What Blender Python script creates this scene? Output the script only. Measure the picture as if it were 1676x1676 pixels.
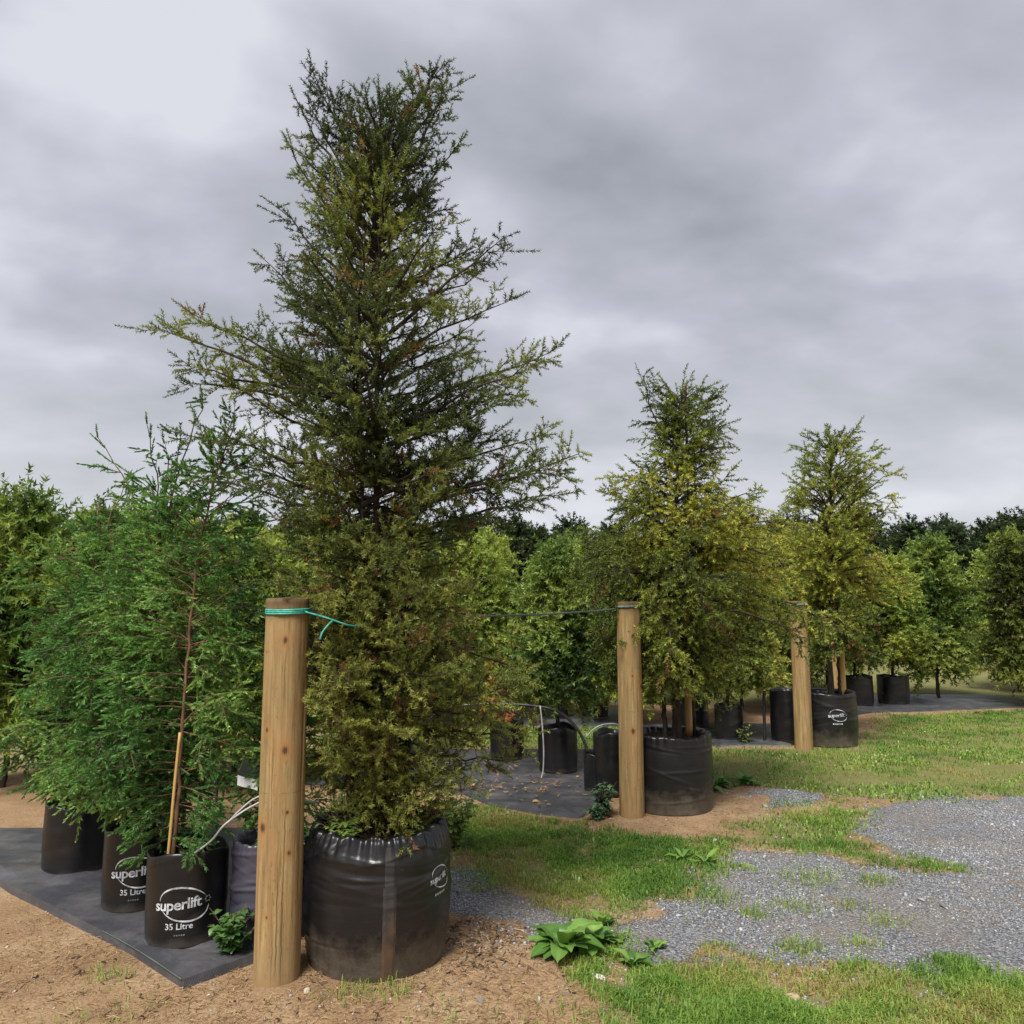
import bpy, math, random
import numpy as np
from math import radians, pi, sin, cos

for o in list(bpy.data.objects):
    bpy.data.objects.remove(o)
scene = bpy.context.scene
C = scene.collection

# ------------------------------------------------------------------ camera
cam_d = bpy.data.cameras.new('camera')
cam = bpy.data.objects.new('camera', cam_d)
C.objects.link(cam)
cam.location = (0, 0, 1.5)
cam.rotation_euler = (radians(90 + 6.76), 0, 0)
cam_d.lens = 27.19
cam_d.sensor_width = 36
cam_d.clip_start = 0.05
cam_d.clip_end = 2000
scene.camera = cam

# ------------------------------------------------------------------ sky (overcast)
SUN_EL, SUN_AZ = radians(56), radians(205)      # azimuth clockwise from +Y: behind the camera, a little left
world = bpy.data.worlds.new('World')
scene.world = world
world.use_nodes = True
wn, wl = world.node_tree.nodes, world.node_tree.links
wn.clear()


def N(nt, typ, **kw):
    n = nt.nodes.new(typ)
    for k, v in kw.items():
        if k.startswith('i_'):
            n.inputs[k[2:].replace('_', ' ')].default_value = v
        else:
            setattr(n, k, v)
    return n


def math_node(nt, op, a, b=None, clamp=False):
    n = nt.nodes.new('ShaderNodeMath')
    n.operation = op
    n.use_clamp = clamp
    for i, v in enumerate((a, b)):
        if v is None:
            continue
        if isinstance(v, (int, float)):
            n.inputs[i].default_value = v
        else:
            nt.links.new(v, n.inputs[i])
    return n.outputs[0]


def ramp(nt, fac, stops, interp='LINEAR'):
    r = nt.nodes.new('ShaderNodeValToRGB')
    r.color_ramp.interpolation = interp
    el = r.color_ramp.elements
    while len(el) < len(stops):
        el.new(0.5)
    for e, (p, c) in zip(el, stops):
        e.position = p
        e.color = (c[0], c[1], c[2], 1)
    nt.links.new(fac, r.inputs[0])
    return r.outputs[0]


def mix(nt, fac, a, b, blend='MIX'):
    m = nt.nodes.new('ShaderNodeMix')
    m.data_type = 'RGBA'
    m.blend_type = blend
    for sock, v in ((m.inputs[0], fac), (m.inputs[6], a), (m.inputs[7], b)):
        if isinstance(v, (int, float)):
            sock.default_value = v
        elif isinstance(v, tuple):
            sock.default_value = (v[0], v[1], v[2], 1)
        else:
            nt.links.new(v, sock)
    return m.outputs[2]


nt = world.node_tree
tc = N(nt, 'ShaderNodeTexCoord')
sep = N(nt, 'ShaderNodeSeparateXYZ')
wl.new(tc.outputs['Generated'], sep.inputs[0])
zz = math_node(nt, 'ADD', math_node(nt, 'MAXIMUM', sep.outputs[2], 0.0), 0.30)
cxy = N(nt, 'ShaderNodeCombineXYZ')
wl.new(math_node(nt, 'DIVIDE', sep.outputs[0], zz), cxy.inputs[0])
wl.new(math_node(nt, 'DIVIDE', sep.outputs[1], zz), cxy.inputs[1])
mp = N(nt, 'ShaderNodeMapping')
mp.inputs['Location'].default_value = (3.3, 7.4, 0)
mp.inputs['Rotation'].default_value = (0, 0, radians(-20))
mp.inputs['Scale'].default_value = (0.8, 1.0, 1)
wl.new(cxy.outputs[0], mp.inputs[0])
n1 = N(nt, 'ShaderNodeTexNoise', i_Scale=1.7, i_Detail=4.0, i_Roughness=0.45, i_Distortion=0.2)
wl.new(mp.outputs[0], n1.inputs['Vector'])
n2 = N(nt, 'ShaderNodeTexNoise', i_Scale=4.2, i_Detail=5.0, i_Roughness=0.5, i_Distortion=0.1)
wl.new(mp.outputs[0], n2.inputs['Vector'])
cf = math_node(nt, 'ADD', math_node(nt, 'MULTIPLY', n1.outputs[0], 0.70), math_node(nt, 'MULTIPLY', n2.outputs[0], 0.30))
cloud = ramp(nt, cf, [(0.35, (0.245, 0.265, 0.30)), (0.44, (0.355, 0.372, 0.415)), (0.52, (0.455, 0.465, 0.525)), (0.61, (0.62, 0.63, 0.69))])
hz = ramp(nt, sep.outputs[2], [(0.0, (1, 1, 1)), (0.13, (0.75, 0.75, 0.75)), (0.34, (0, 0, 0))])
cloud = mix(nt, math_node(nt, 'MULTIPLY', hz, 0.72), cloud, (0.66, 0.67, 0.70))
sky = N(nt, 'ShaderNodeTexSky', sky_type='NISHITA', sun_disc=False, sun_elevation=SUN_EL, sun_rotation=SUN_AZ)
skyc = mix(nt, 1.0, sky.outputs[0], (0.07, 0.07, 0.07), 'MULTIPLY')
col = mix(nt, 0.93, skyc, cloud)
bg = N(nt, 'ShaderNodeBackground', i_Strength=0.325)
wl.new(col, bg.inputs[0])
wo = N(nt, 'ShaderNodeOutputWorld')
wl.new(bg.outputs[0], wo.inputs[0])

sun_d = bpy.data.lights.new('sun', 'SUN')
sun_d.energy = 1.5
sun_d.angle = radians(22)
sun_d.color = (1.0, 0.97, 0.91)
sun = bpy.data.objects.new('sun', sun_d)
C.objects.link(sun)
sun.location = (-6, -10, 20)
from mathutils import Vector
sd = Vector((sin(SUN_AZ) * cos(SUN_EL), cos(SUN_AZ) * cos(SUN_EL), sin(SUN_EL)))
sun.rotation_euler = sd.to_track_quat('Z', 'Y').to_euler()

vs = scene.view_settings
vs.view_transform = 'Standard'
vs.look = 'None'
vs.exposure = 1.92
vs.gamma = 1.0
vs.use_curve_mapping = False
scene.render.engine = 'CYCLES'
scene.cycles.max_bounces = 3
scene.cycles.diffuse_bounces = 3
scene.cycles.glossy_bounces = 2
scene.cycles.transmission_bounces = 2
scene.cycles.transparent_max_bounces = 4
scene.cycles.debug_use_spatial_splits = True

# ------------------------------------------------------------------ helpers
rng = np.random.default_rng(11)


def obj(name, me, mat=None, parent=None, loc=None, rz=0):
    if mat is not None and not me.materials:
        me.materials.append(mat)
    o = bpy.data.objects.new(name, me)
    C.objects.link(o)
    if parent:
        o.parent = parent
    if loc is not None:
        o.location = loc
    if rz:
        o.rotation_euler = (0, 0, rz)
    return o


def tag(o, label=None, cat=None, group=None, kind=None):
    for k, v in (('label', label), ('category', cat), ('group', group), ('kind', kind)):
        if v:
            o[k] = v
    return o


def empty(name, loc, rz=0):
    o = bpy.data.objects.new(name, None)
    C.objects.link(o)
    o.location = loc
    o.rotation_euler = (0, 0, rz)
    o.empty_display_size = 0.1
    return o


def copy_tree(o, parent=None):
    c = o.copy()
    C.objects.link(c)
    c.parent = parent
    for ch in o.children:
        copy_tree(ch, c)
    return c


def mesh_np(name, V, F, tint=None, smooth=False):
    """V (n,3); F (m,k) all faces with k corners, or a list of such arrays"""
    me = bpy.data.meshes.new(name)
    V = np.asarray(V, dtype=np.float32)
    Fs = F if isinstance(F, list) else [F]
    Fs = [np.asarray(f, dtype=np.int32) for f in Fs if len(f)]
    loops = np.concatenate([f.ravel() for f in Fs])
    tot = np.concatenate([np.full(len(f), f.shape[1], dtype=np.int32) for f in Fs])
    start = np.concatenate([[0], np.cumsum(tot)[:-1]]).astype(np.int32)
    me.vertices.add(len(V))
    me.vertices.foreach_set('co', V.ravel())
    me.loops.add(len(loops))
    me.loops.foreach_set('vertex_index', loops)
    me.polygons.add(len(tot))
    me.polygons.foreach_set('loop_start', start)
    me.polygons.foreach_set('loop_total', tot)
    if smooth:
        me.polygons.foreach_set('use_smooth', np.ones(len(tot), dtype=bool))
    if tint is not None:
        at = me.attributes.new('tint', 'FLOAT_COLOR', 'POINT')
        t4 = np.ones((len(V), 4), dtype=np.float32)
        t4[:, :3] = tint
        at.data.foreach_set('color', t4.ravel())
    me.update(calc_edges=True)
    return me


def joinm(parts):
    """parts: list of (V, F, tint|None) -> V, [F...], tint"""
    Vs, Fs, Ts, n = [], [], [], 0
    for V, F, T in parts:
        Vs.append(V)
        Fs.append(F + n)
        if T is not None:
            Ts.append(T)
        n += len(V)
    by = {}
    for f in Fs:
        by.setdefault(f.shape[1], []).append(f)
    return np.concatenate(Vs), [np.concatenate(v) for v in by.values()], (np.concatenate(Ts) if Ts else None)


def hash2(ix, iy, seed):
    n = (ix.astype(np.int64) * 374761393 + iy.astype(np.int64) * 668265263 + seed * 144269504) & 0x7fffffff
    n = ((n ^ (n >> 13)) * 1274126177) & 0x7fffffff
    return ((n ^ (n >> 16)) & 0xffff) / 65535.0


def vnoise(x, y, seed=0):
    x = np.asarray(x, float)
    y = np.asarray(y, float)
    ix, iy = np.floor(x), np.floor(y)
    fx, fy = x - ix, y - iy
    fx, fy = fx * fx * (3 - 2 * fx), fy * fy * (3 - 2 * fy)
    a, b = hash2(ix, iy, seed), hash2(ix + 1, iy, seed)
    c, d = hash2(ix, iy + 1, seed), hash2(ix + 1, iy + 1, seed)
    return (a * (1 - fx) + b * fx) * (1 - fy) + (c * (1 - fx) + d * fx) * fy


def fbm(x, y, seed=0, o=4):
    s, a, t = 0, 1.0, 0
    for i in range(o):
        s = s + a * vnoise(x * 2 ** i, y * 2 ** i, seed + i * 7)
        t += a
        a *= 0.5
    return s / t


def unit(v):
    return v / (np.linalg.norm(v, axis=-1, keepdims=True) + 1e-9)


def tubes(P, R, sides=5, ref=None, cap=False):
    """P (n,M,3), R (n,M) -> V, F quads"""
    P = np.asarray(P, float)
    R = np.asarray(R, float)
    n, M, _ = P.shape
    T = unit(np.gradient(P, axis=1))
    rf = np.zeros((n, 1, 3))
    if ref is None:
        steep = np.abs(T[:, :, 2]).mean(1) > 0.75
        rf[:, 0] = np.where(steep[:, None], np.array([1.0, 0.05, 0.0]), np.array([0.05, 0.0, 1.0]))
    else:
        rf[:, 0] = ref
    U = unit(np.cross(T, rf))
    W = np.cross(T, U)
    a = np.arange(sides) * 2 * pi / sides
    ring = P[:, :, None, :] + R[:, :, None, None] * (U[:, :, None, :] * np.cos(a)[:, None] + W[:, :, None, :] * np.sin(a)[:, None])
    V = ring.reshape(-1, 3)
    i = np.arange(n)[:, None, None] * M * sides
    j = np.arange(M - 1)[None, :, None] * sides
    k = np.arange(sides)[None, None, :]
    k2 = (k + 1) % sides
    F = np.stack([i + j + k, i + j + k2, i + j + sides + k2, i + j + sides + k], -1).reshape(-1, 4)
    return V, F


def spline(pts, n):
    """Catmull-Rom through pts, n samples"""
    p = np.asarray(pts, float)
    p = np.vstack([2 * p[0] - p[1], p, 2 * p[-1] - p[-2]])
    t = np.linspace(0, len(p) - 3 - 1e-6, n)
    i = t.astype(int)
    f = (t - i)[:, None]
    p0, p1, p2, p3 = p[i], p[i + 1], p[i + 2], p[i + 3]
    return 0.5 * (2 * p1 + (p2 - p0) * f + (2 * p0 - 5 * p1 + 4 * p2 - p3) * f ** 2 + (3 * p1 - p0 - 3 * p2 + p3) * f ** 3)


def pipe(name, pts, r, mat, parent=None, n=24, sides=8, taper=1.0, loc=None):
    P = spline(pts, n)[None]
    R = np.linspace(r, r * taper, n)[None]
    V, F = tubes(P, R, sides)
    caps = [np.array([[k for k in range(sides)][::-1]]), np.array([[(n - 1) * sides + k for k in range(sides)]])]
    me = mesh_np(name, V, [F] + caps, smooth=True)
    return obj(name, me, mat, parent, loc)


# ------------------------------------------------------------------ materials
def new_mat(name):
    m = bpy.data.materials.new(name)
    m.use_nodes = True
    t = m.node_tree
    t.nodes.clear()
    out = t.nodes.new('ShaderNodeOutputMaterial')
    p = t.nodes.new('ShaderNodeBsdfPrincipled')
    t.links.new(p.outputs[0], out.inputs[0])
    return m, t, p, out


def setc(t, sock, v):
    if isinstance(v, tuple):
        sock.default_value = (v[0], v[1], v[2], 1)
    elif isinstance(v, (int, float)):
        sock.default_value = v
    else:
        t.links.new(v, sock)


def ocoord(t, scale=(1, 1, 1), kind='Object', loc=(0, 0, 0)):
    c = t.nodes.new('ShaderNodeTexCoord')
    m = t.nodes.new('ShaderNodeMapping')
    m.inputs['Scale'].default_value = scale
    m.inputs['Location'].default_value = loc
    t.links.new(c.outputs[kind], m.inputs[0])
    return m.outputs[0]


def noise(t, vec, scale, detail=4.0, rough=0.55, dist=0.0):
    n = N(t, 'ShaderNodeTexNoise', i_Scale=scale, i_Detail=detail, i_Roughness=rough, i_Distortion=dist)
    t.links.new(vec, n.inputs['Vector'])
    return n.outputs[0]


def bump(t, p, h, strength=0.3, dist=0.01):
    b = N(t, 'ShaderNodeBump', i_Strength=strength, i_Distance=dist)
    t.links.new(h, b.inputs['Height'])
    t.links.new(b.outputs[0], p.inputs['Normal'])


def simple_mat(name, c1, c2, rough=0.6, scale=20.0, spec=0.4, bmp=0.2, stretch=(1, 1, 1), bdist=0.004):
    m, t, p, o = new_mat(name)
    v = ocoord(t, stretch)
    n = noise(t, v, scale, 5.0)
    setc(t, p.inputs['Base Color'], ramp(t, n, [(0.3, c1), (0.7, c2)]))
    p.inputs['Roughness'].default_value = rough
    p.inputs['Specular IOR Level'].default_value = spec
    if bmp:
        bump(t, p, n, bmp, bdist)
    return m


def leaf_mat(name, rough=0.5, trans=0.38, spec=0.3):
    m, t, p, o = new_mat(name)
    a = N(t, 'ShaderNodeAttribute', attribute_name='tint')
    t.links.new(a.outputs['Color'], p.inputs['Base Color'])
    p.inputs['Roughness'].default_value = rough
    p.inputs['Specular IOR Level'].default_value = spec
    tr = t.nodes.new('ShaderNodeBsdfTranslucent')
    t.links.new(mix(t, 1.0, a.outputs['Color'], (1.15, 1.25, 0.7), 'MULTIPLY'), tr.inputs[0])
    ms = t.nodes.new('ShaderNodeMixShader')
    ms.inputs[0].default_value = trans
    t.links.new(p.outputs[0], ms.inputs[1])
    t.links.new(tr.outputs[0], ms.inputs[2])
    t.links.new(ms.outputs[0], o.inputs[0])
    return m


M = {}
M['leaf'] = leaf_mat('conifer_leaf')
M['grass'] = leaf_mat('grass_blade', 0.55, 0.35)
M['broadleaf'] = leaf_mat('broad_leaf', 0.42, 0.25, 0.5)
M['litter'] = leaf_mat('dry_litter', 0.8, 0.1, 0.1)
M['stone'] = leaf_mat('gravel_stone', 0.85, 0.0, 0.25)
M['bark'] = simple_mat('bark', (0.018, 0.013, 0.010), (0.065, 0.047, 0.035), 0.85, 30, 0.2, 0.5, (1, 1, 0.35), 0.01)
M['bark_red'] = simple_mat('bark_red', (0.07, 0.038, 0.022), (0.22, 0.125, 0.075), 0.8, 40, 0.2, 0.4, (1, 1, 0.3), 0.006)
M['bamboo'] = simple_mat('bamboo', (0.42, 0.25, 0.08), (0.62, 0.40, 0.15), 0.5, 12, 0.4, 0.1, (1, 1, 0.2))
M['stake'] = simple_mat('stake_wood', (0.30, 0.15, 0.06), (0.50, 0.29, 0.13), 0.75, 14, 0.2, 0.2, (3, 3, 0.25))
M['soil'] = simple_mat('potting_soil', (0.012, 0.008, 0.006), (0.07, 0.045, 0.03), 0.95, 60, 0.1, 1.0, (1, 1, 1), 0.02)
M['pipe_black'] = simple_mat('pipe_black', (0.012, 0.012, 0.013), (0.035, 0.035, 0.038), 0.38, 15, 0.5, 0.0)
M['pipe_grey'] = simple_mat('pipe_grey', (0.30, 0.30, 0.29), (0.50, 0.50, 0.48), 0.45, 10, 0.4, 0.0)
M['wire'] = simple_mat('wire', (0.05, 0.075, 0.065), (0.11, 0.14, 0.13), 0.5, 6, 0.4, 0.0)
M['twine'] = simple_mat('twine', (0.02, 0.26, 0.19), (0.10, 0.48, 0.38), 0.55, 60, 0.4, 0.3)
M['strap'] = simple_mat('strap', (0.06, 0.11, 0.09), (0.16, 0.24, 0.19), 0.6, 40, 0.3, 0.2)
M['print'] = simple_mat('white_print', (0.16, 0.17, 0.18), (0.74, 0.77, 0.80), 0.6, 38, 0.3, 0.0)
M['print_dim'] = simple_mat('dim_print', (0.10, 0.11, 0.11), (0.26, 0.27, 0.27), 0.6, 60, 0.3, 0.0)
M['tagwhite'] = simple_mat('tag_white', (0.65, 0.66, 0.68), (0.8, 0.8, 0.82), 0.5, 10, 0.4, 0.0)


def plastic_mat(name, base=(0.008, 0.008, 0.0092), dust=(0.24, 0.20, 0.145), top=0.19, rough=0.34, amount=0.62):
    m, t, p, o = new_mat(name)
    v = ocoord(t)
    sp = N(t, 'ShaderNodeSeparateXYZ')
    t.links.new(v, sp.inputs[0])
    n = noise(t, v, 9.0, 6.0, 0.65)
    nf = noise(t, v, 160.0, 3.0, 0.7)
    streak = noise(t, ocoord(t, (9, 9, 60)), 1.0, 3.0)
    d = math_node(t, 'SUBTRACT', 1.0, math_node(t, 'DIVIDE', sp.outputs[2], top))
    d = math_node(t, 'ADD', d, math_node(t, 'MULTIPLY', math_node(t, 'SUBTRACT', n, 0.5), 1.7))
    d = math_node(t, 'MULTIPLY', d, 0.9, True)
    d = math_node(t, 'MULTIPLY', d, math_node(t, 'ADD', 0.35, math_node(t, 'MULTIPLY', nf, 1.0)), True)
    d = math_node(t, 'MULTIPLY', d, amount)
    film = math_node(t, 'MULTIPLY', ramp(t, n, [(0.45, (0, 0, 0)), (0.75, (1, 1, 1))]), 0.03)
    film = math_node(t, 'ADD', film, math_node(t, 'MULTIPLY', ramp(t, nf, [(0.66, (0, 0, 0)), (0.74, (1, 1, 1))]), 0.10))
    d2 = math_node(t, 'ADD', d, film, True)
    dc = ramp(t, noise(t, v, 22.0, 4.0), [(0.3, (dust[0] * 0.6, dust[1] * 0.55, dust[2] * 0.5)), (0.7, dust)])
    setc(t, p.inputs['Base Color'], mix(t, d2, base, dc))
    setc(t, p.inputs['Roughness'], math_node(t, 'ADD', math_node(t, 'ADD', rough, math_node(t, 'MULTIPLY', d2, 0.5)), math_node(t, 'MULTIPLY', math_node(t, 'SUBTRACT', n, 0.5), 0.25), True))
    p.inputs['Specular IOR Level'].default_value = 0.5
    bump(t, p, math_node(t, 'ADD', math_node(t, 'MULTIPLY', streak, 0.6), math_node(t, 'MULTIPLY', nf, 0.25)), 0.25, 0.006)
    return m


M['plastic'] = plastic_mat('black_planter_plastic')
M['plastic_clean'] = plastic_mat('black_pot_plastic', top=0.05, rough=0.32, amount=0.35)
M['plastic_violet'] = plastic_mat('faded_violet_plastic', base=(0.055, 0.053, 0.074), top=0.06, rough=0.30, amount=0.5)


def strip_mat():
    m, t, p, o = new_mat('webbing_strip')
    v = ocoord(t)
    sp = N(t, 'ShaderNodeSeparateXYZ')
    t.links.new(v, sp.inputs[0])
    n = noise(t, v, 16.0, 5.0, 0.65)
    a = math_node(t, 'SUBTRACT', 1.0, math_node(t, 'DIVIDE', sp.outputs[2], 0.30))
    a = math_node(t, 'ADD', a, math_node(t, 'MULTIPLY', math_node(t, 'SUBTRACT', n, 0.5), 1.6), True)
    setc(t, p.inputs['Base Color'], mix(t, math_node(t, 'MULTIPLY', a, 0.8), (0.022, 0.020, 0.019), (0.16, 0.085, 0.04)))
    p.inputs['Roughness'].default_value = 0.7
    wv = N(t, 'ShaderNodeTexWave', i_Scale=120.0)
    wv.bands_direction = 'Z'
    t.links.new(v, wv.inputs['Vector'])
    bump(t, p, wv.outputs[1], 0.3, 0.003)
    return m


M['strip'] = strip_mat()


def mat_mat():
    m, t, p, o = new_mat('woven_weed_mat')
    v = ocoord(t)
    n = noise(t, v, 5.0, 6.0, 0.65)
    nf = noise(t, v, 90.0, 3.0, 0.6)
    cc = mix(t, ramp(t, n, [(0.42, (0, 0, 0)), (0.78, (0.7, 0.7, 0.7))]), (0.046, 0.047, 0.056), (0.16, 0.15, 0.15))
    cc = mix(t, ramp(t, nf, [(0.64, (0, 0, 0)), (0.72, (0.5, 0.5, 0.5))]), cc, (0.22, 0.17, 0.11))
    setc(t, p.inputs['Base Color'], cc)
    p.inputs['Roughness'].default_value = 0.36
    p.inputs['Specular IOR Level'].default_value = 0.6
    w1 = N(t, 'ShaderNodeTexWave', i_Scale=70.0)
    t.links.new(v, w1.inputs['Vector'])
    w2 = N(t, 'ShaderNodeTexWave', i_Scale=70.0)
    w2.bands_direction = 'Y'
    t.links.new(v, w2.inputs['Vector'])
    h = math_node(t, 'ADD', math_node(t, 'MULTIPLY', math_node(t, 'ADD', w1.outputs[1], w2.outputs[1]), 0.3), noise(t, v, 14.0, 4.0))
    bump(t, p, h, 0.35, 0.006)
    return m


M['mat'] = mat_mat()


FRONT_ANG = -pi / 2


def post_mat():
    m, t, p, o = new_mat('pine_post')
    v = ocoord(t)
    sp = N(t, 'ShaderNodeSeparateXYZ')
    t.links.new(v, sp.inputs[0])
    oi = t.nodes.new('ShaderNodeObjectInfo')
    va = N(t, 'ShaderNodeVectorMath', operation='ADD')
    t.links.new(ocoord(t, (26, 26, 1.3)), va.inputs[0])
    t.links.new(oi.outputs['Location'], va.inputs[1])
    g = noise(t, va.outputs[0], 2.2, 7.0, 0.62, 0.35)
    g2 = noise(t, va.outputs[0], 9.0, 3.0, 0.6)
    big = noise(t, ocoord(t, (4, 4, 2)), 1.5, 4.0)
    cc = ramp(t, g, [(0.25, (0.125, 0.078, 0.036)), (0.42, (0.265, 0.172, 0.072)), (0.58, (0.365, 0.248, 0.108)), (0.8, (0.46, 0.345, 0.185))])
    cc = mix(t, math_node(t, 'MULTIPLY', ramp(t, big, [(0.42, (0, 0, 0)), (0.68, (1, 1, 1))]), 0.40), cc, (0.22, 0.195, 0.095))
    cc = mix(t, math_node(t, 'MULTIPLY', ramp(t, g2, [(0.60, (0, 0, 0)), (0.75, (1, 1, 1))]), 0.35), cc, (0.20, 0.125, 0.055))
    blot = noise(t, ocoord(t, (14, 14, 3.5), loc=(3, 1, 7)), 1.4, 5.0, 0.6, 0.4)
    cc = mix(t, math_node(t, 'MULTIPLY', ramp(t, blot, [(0.48, (0, 0, 0)), (0.66, (1, 1, 1))]), 0.45), cc, (0.30, 0.155, 0.065))
    spk = noise(t, ocoord(t, (1, 1, 0.35)), 95.0, 3.0, 0.65)
    cc = mix(t, math_node(t, 'MULTIPLY', ramp(t, spk, [(0.58, (0, 0, 0)), (0.70, (1, 1, 1))]), 0.5), cc, (0.13, 0.085, 0.045))
    # knots: dark eye, reddish halo
    for (kx, ky, kz, s) in ((-0.050, -0.072, 0.985, 1.0), (0.030, -0.082, 0.905, 1.9), (-0.052, -0.07, 0.60, 2.0), (0.016, -0.086, 1.35, 1.6),
                            (0.055, -0.068, 0.50, 1.1), (-0.02, -0.084, 0.26, 0.7), (-0.066, -0.057, 1.30, 0.6), (0.045, -0.075, 0.66, 0.8)):
        sub = N(t, 'ShaderNodeVectorMath', operation='SUBTRACT')
        t.links.new(v, sub.inputs[0])
        sub.inputs[1].default_value = (kx, ky, kz)
        mul = N(t, 'ShaderNodeVectorMath', operation='MULTIPLY')
        t.links.new(sub.outputs[0], mul.inputs[0])
        mul.inputs[1].default_value = (1, 1, 0.75)
        ln = N(t, 'ShaderNodeVectorMath', operation='LENGTH')
        t.links.new(mul.outputs[0], ln.inputs[0])
        d = math_node(t, 'ADD', math_node(t, 'DIVIDE', ln.outputs['Value'], s), math_node(t, 'MULTIPLY', math_node(t, 'SUBTRACT', g2, 0.5), 0.012))
        halo = ramp(t, d, [(0.006, (0.9, 0.9, 0.9)), (0.011, (0.55, 0.55, 0.55)), (0.028, (0, 0, 0))])
        eye = ramp(t, d, [(0.004, (1, 1, 1)), (0.009, (0, 0, 0))])
        cc = mix(t, halo, cc, (0.33, 0.17, 0.06))
        cc = mix(t, math_node(t, 'MULTIPLY', eye, 0.9), cc, (0.05, 0.03, 0.018))
    ang = math_node(t, 'ARCTAN2', sp.outputs[1], sp.outputs[0])
    wig = math_node(t, 'MULTIPLY', math_node(t, 'SUBTRACT', noise(t, ocoord(t, (0, 0, 11)), 1.0, 4.0), 0.5), 0.22)
    for (a0, za, zb, wd) in ((FRONT_ANG + 0.22, 1.08, 1.36, 0.045), (FRONT_ANG + 0.45, -0.1, 0.74, 0.045), (FRONT_ANG + 0.22, 0.0, 0.50, 0.034), (FRONT_ANG - 0.2, 0.55, 1.0, 0.022), (FRONT_ANG + 0.05, -0.2, 0.25, 0.025), (FRONT_ANG + 1.2, 0.3, 1.2, 0.014), (FRONT_ANG - 1.3, 0.1, 1.3, 0.014)):
        dd_ = math_node(t, 'ABSOLUTE', math_node(t, 'ADD', math_node(t, 'SUBTRACT', ang, a0), wig))
        line = math_node(t, 'SUBTRACT', 1.0, math_node(t, 'DIVIDE', dd_, wd), True)
        line = math_node(t, 'MULTIPLY', line, math_node(t, 'MULTIPLY', math_node(t, 'SUBTRACT', sp.outputs[2], za), 8.0, True), True)
        line = math_node(t, 'MULTIPLY', line, math_node(t, 'MULTIPLY', math_node(t, 'SUBTRACT', zb, sp.outputs[2]), 8.0, True), True)
        cc = mix(t, math_node(t, 'MULTIPLY', line, 0.85), cc, (0.06, 0.035, 0.02))
    ring = math_node(t, 'ABSOLUTE', math_node(t, 'SUBTRACT', math_node(t, 'ADD', sp.outputs[2], math_node(t, 'MULTIPLY', wig, 0.02)), 0.735))
    ring = math_node(t, 'MULTIPLY', math_node(t, 'SUBTRACT', 1.0, math_node(t, 'DIVIDE', ring, 0.0035), True), ramp(t, noise(t, ocoord(t, (1, 1, 0)), 16.0, 2.0), [(0.42, (0, 0, 0)), (0.56, (0.7, 0.7, 0.7))]))
    cc = mix(t, ring, cc, (0.10, 0.075, 0.05))
    # weathered top with stain running down, damp soil splash at the foot
    tz = math_node(t, 'ADD', sp.outputs[2], math_node(t, 'MULTIPLY', math_node(t, 'SUBTRACT', g, 0.5), 0.16))
    wt = ramp(t, math_node(t, 'SUBTRACT', tz, 1.0), [(0.42, (0, 0, 0)), (0.50, (0.85, 0.85, 0.85))])
    cc = mix(t, wt, cc, (0.125, 0.085, 0.045))
    ft = ramp(t, tz, [(0.0, (0.8, 0.8, 0.8)), (0.10, (0, 0, 0))])
    cc = mix(t, ft, cc, (0.30, 0.19, 0.09))
    setc(t, p.inputs['Base Color'], cc)
    p.inputs['Roughness'].default_value = 0.78
    p.inputs['Specular IOR Level'].default_value = 0.25
    bump(t, p, math_node(t, 'ADD', g, math_node(t, 'MULTIPLY', g2, 0.5)), 0.45, 0.006)
    return m


M['post'] = post_mat()

# ------------------------------------------------------------------ ground and what grows on it
POLY = {
    'gravel': [
        [(2.18, 4.59), (1.94, 4.74), (1.49, 4.80), (1.25, 4.85), (1.03, 4.54), (0.88, 4.17), (0.60, 3.94), (0.46, 3.73), (0.57, 3.54), (0.63, 3.38), (0.92, 3.43), (1.16, 3.38), (1.4, 3.35), (1.7, 3.30), (3.2, 3.1), (3.6, 4.3)],
        [(2.96, 6.16), (2.65, 5.98), (2.32, 5.36), (2.22, 4.85), (2.28, 4.70), (4.6, 4.6), (5.5, 6.3)],
        [(-0.36, 4.97), (-0.23, 4.50), (0.13, 4.13), (0.30, 3.98), (0.20, 3.74), (-0.17, 3.86), (-0.34, 4.16), (-0.7, 4.5)],
        [(1.85, 6.2), (2.12, 6.38), (2.40, 6.16), (2.42, 5.95), (2.2, 5.86), (1.95, 5.95)]],
    'grass': [
        [(-0.55, 6.0), (-0.1, 5.75), (0.27, 5.52), (0.66, 5.28), (1.02, 5.10), (1.32, 4.97), (1.02, 4.54), (0.89, 4.22), (0.49, 4.01), (0.2, 4.13), (-0.16, 4.5), (-0.34, 4.95), (-0.6, 5.3)],
        [(1.55, 8.3), (1.5, 6.75), (2.1, 6.55), (2.5, 6.15), (3.0, 6.2), (4.5, 6.3), (7.5, 8.5), (7.5, 11.2), (5.2, 10.8), (3.9, 8.9), (3.6, 8.35), (2.6, 8.3)],
        [(1.70, 5.74), (2.4, 5.85), (2.6, 6.0), (2.35, 5.4), (2.2, 4.9), (2.45, 4.55), (1.95, 4.78), (1.5, 4.88), (1.42, 5.15)],
        [(0.25, 2.2), (0.30, 3.05), (0.42, 3.32), (0.55, 3.55), (0.70, 3.38), (0.95, 3.40), (1.4, 3.34), (3.4, 3.05), (3.4, 2.2)],
        [(0.30, 3.62), (0.36, 3.95), (0.52, 3.97), (0.50, 3.6), (0.52, 3.4), (0.38, 3.4)],
        [(-2.2, 8.3), (1.5, 8.25), (1.6, 9.7), (-2.2, 9.7)]],
}


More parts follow.
